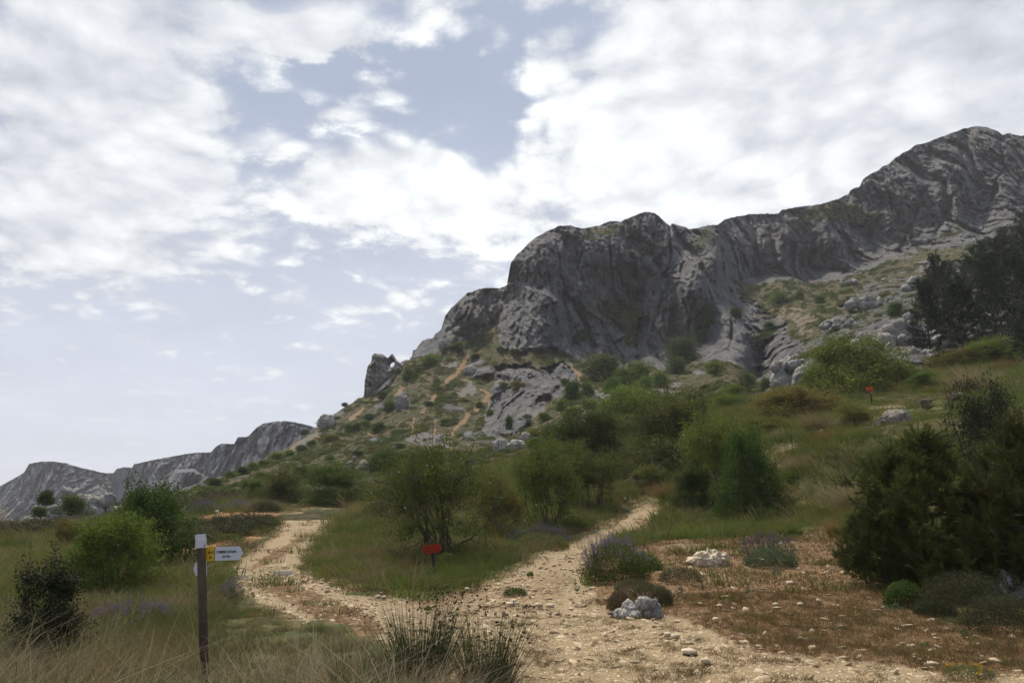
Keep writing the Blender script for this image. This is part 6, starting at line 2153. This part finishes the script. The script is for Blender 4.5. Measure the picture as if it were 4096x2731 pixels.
cushion(515, 590, 16.8, 24, 7, 'grey-green turf patch in the middle of the junction', 774, 'grass', 1600, .03)
cushion(240, 528, 38, 44, 10, 'dark low mat of shrubs between the bank and the left-hand track', 775, 'roundk' if False else 'scrub', 4000, .06)
cushion(262, 524, 40, 36, 9, 'green mat of shrubs inside the bend of the left-hand track', 776, 'scrub', 4000, .06)
cushion(228, 534, 33, 36, 9, 'green mat below the orange dirt strip left of the track', 777, 'scrub', 3500, .05)


def weed(u, v, y, wpx, hpx, label, seed):
    rng = np.random.default_rng(seed)
    w, h = wpx / 830 * y, hpx / 830 * y
    n = 90
    d = unit(rng.normal(size=(n, 3)))
    d[:, 2] = np.abs(d[:, 2])
    c = d * np.array([w / 2, w / 2, h]) * rng.uniform(.4, 1, n)[:, None]
    fv, fq = leaves(c, w * .16, rng, nrm=np.array([0, 0, .8]), aspect=2.2)
    s0 = np.tile(np.array([[0, 0, -.03]]), (14, 1))
    s1 = c[:14]
    sv, sq = tubes(s0, s1, np.full(14, .004), np.full(14, .002), 3)
    grass_thing("weed", label, 'plant', ground_at(u, y, v), [('leaves', mk("leaves", [(fv, fq, rng.uniform(0, 1, len(fv)))], [M['sage']])), ('stem', mk("stem", [(sv, sq)], [M['sage']]))])


for i, (u__, v__, w__, h__, lab) in enumerate([(702, 587, 9, 11, 'tall yellow-green spurge right of the fissured rock'), (745, 571, 8, 8, 'pale green spurge in front of the right lavender mound'), (682, 588, 8, 10, 'first green spurge right of the fissured rock'),
                                              (746, 583, 6, 6, 'small dark weed in the middle of the brown turf'), (747, 594, 12, 7, 'spreading blue-green weed in the brown turf'), (706, 596, 13, 7, 'spreading weed with two heads in the brown turf'),
                                              (775, 571, 14, 6, 'flat weed among stones below the right lavender mound'), (820, 607, 10, 5, 'yellowish weed left of the rosette in the brown turf'), (895, 611, 22, 8, 'broad blue-green rosette below the dark leafy cushion'),
                                              (966, 635, 16, 8, 'blue-green weed on the open turf at lower right'), (994, 645, 12, 10, 'upright blue-green weed, middle of three at lower right'), (1011, 648, 14, 18, 'tallest blue-green weed near the right edge'),
                                              (925, 643, 14, 6, 'faint flat weed in the lower right turf'), (577, 575, 10, 6, 'green weed at the left edge of the right-hand path'), (625, 590, 9, 9, 'bright weed at the left foot of the fissured rock'),
                                              (696, 604, 10, 5, 'low green weed beside the stones below the fissured rock')]):
    y_ = float(np.interp(v__, [560, 572, 600, 642, 680], [20, 17.5, 14.6, 11.2, 9.2]))
    weed(u__, v__, y_, w__ * .9, h__ * .8, lab, 800 + i)

# --- bleached dead branches at the foot of the big dark bush
rng = np.random.default_rng(31)
b = ground_at(655, 47.5, 466)
S0, S1, R0, R1 = [], [], [], []
for i in range(26):
    p = np.array([rng.normal() * .5 + .8, rng.normal() * .4, .1])
    d = unit(np.array([-1.0 + rng.normal() * .9, -.3 + rng.normal() * .5, .55 + rng.normal() * .35]))
    L_ = rng.uniform(.8, 2.4)
    rad = .028
    for k in range(6):
        q = p + d * L_ / 6
        S0.append(p); S1.append(q); R0.append(rad); R1.append(rad * .8)
        if k > 1:
            d2 = unit(d + rng.normal(size=3) * .7)
            S0.append(q); S1.append(q + d2 * L_ * .3); R0.append(rad * .5); R1.append(rad * .15)
        rad *= .8
        d = unit(d + rng.normal(size=3) * .22 + np.array([0, 0, -.10]))
        p = q
v_, q_ = tubes(np.array(S0), np.array(S1), np.array(R0), np.array(R1), 4)
me = mk("dead_branches", [(v_, q_)], [M['deadwood']])
link("dead_branches", me, loc=b.tolist(), label='tangle of bleached dead branches at the foot of the big dark bush', cat='branches')


# ------------------------------------------------------------------ haze
hm = bpy.data.materials.new("pale_air")
hm.use_nodes = True
ht = NT(hm.node_tree)
ht.n.clear()
ho = ht.new('ShaderNodeOutputMaterial')
pv = ht.new('ShaderNodeVolumePrincipled')
pv.inputs['Color'].default_value = (0.90, 0.93, 1.0, 1)
pv.inputs['Density'].default_value = 0.00022
pv.inputs['Anisotropy'].default_value = 0.2
ht.link(pv.outputs[0], ho.inputs['Volume'])
hx, hy0, hy1, hz0, hz1 = 4100, -4100, 4100, -160, 165
hv = np.array([(x_, y_, z_) for z_ in (hz0, hz1) for y_ in (hy0, hy1) for x_ in (-hx, hx)], float)
link("haze", new_mesh("haze", hv, quads=np.array([(0, 2, 3, 1), (4, 5, 7, 6), (0, 1, 5, 4), (2, 6, 7, 3), (0, 4, 6, 2), (1, 3, 7, 5)]), mats=[hm]), kind='stuff')
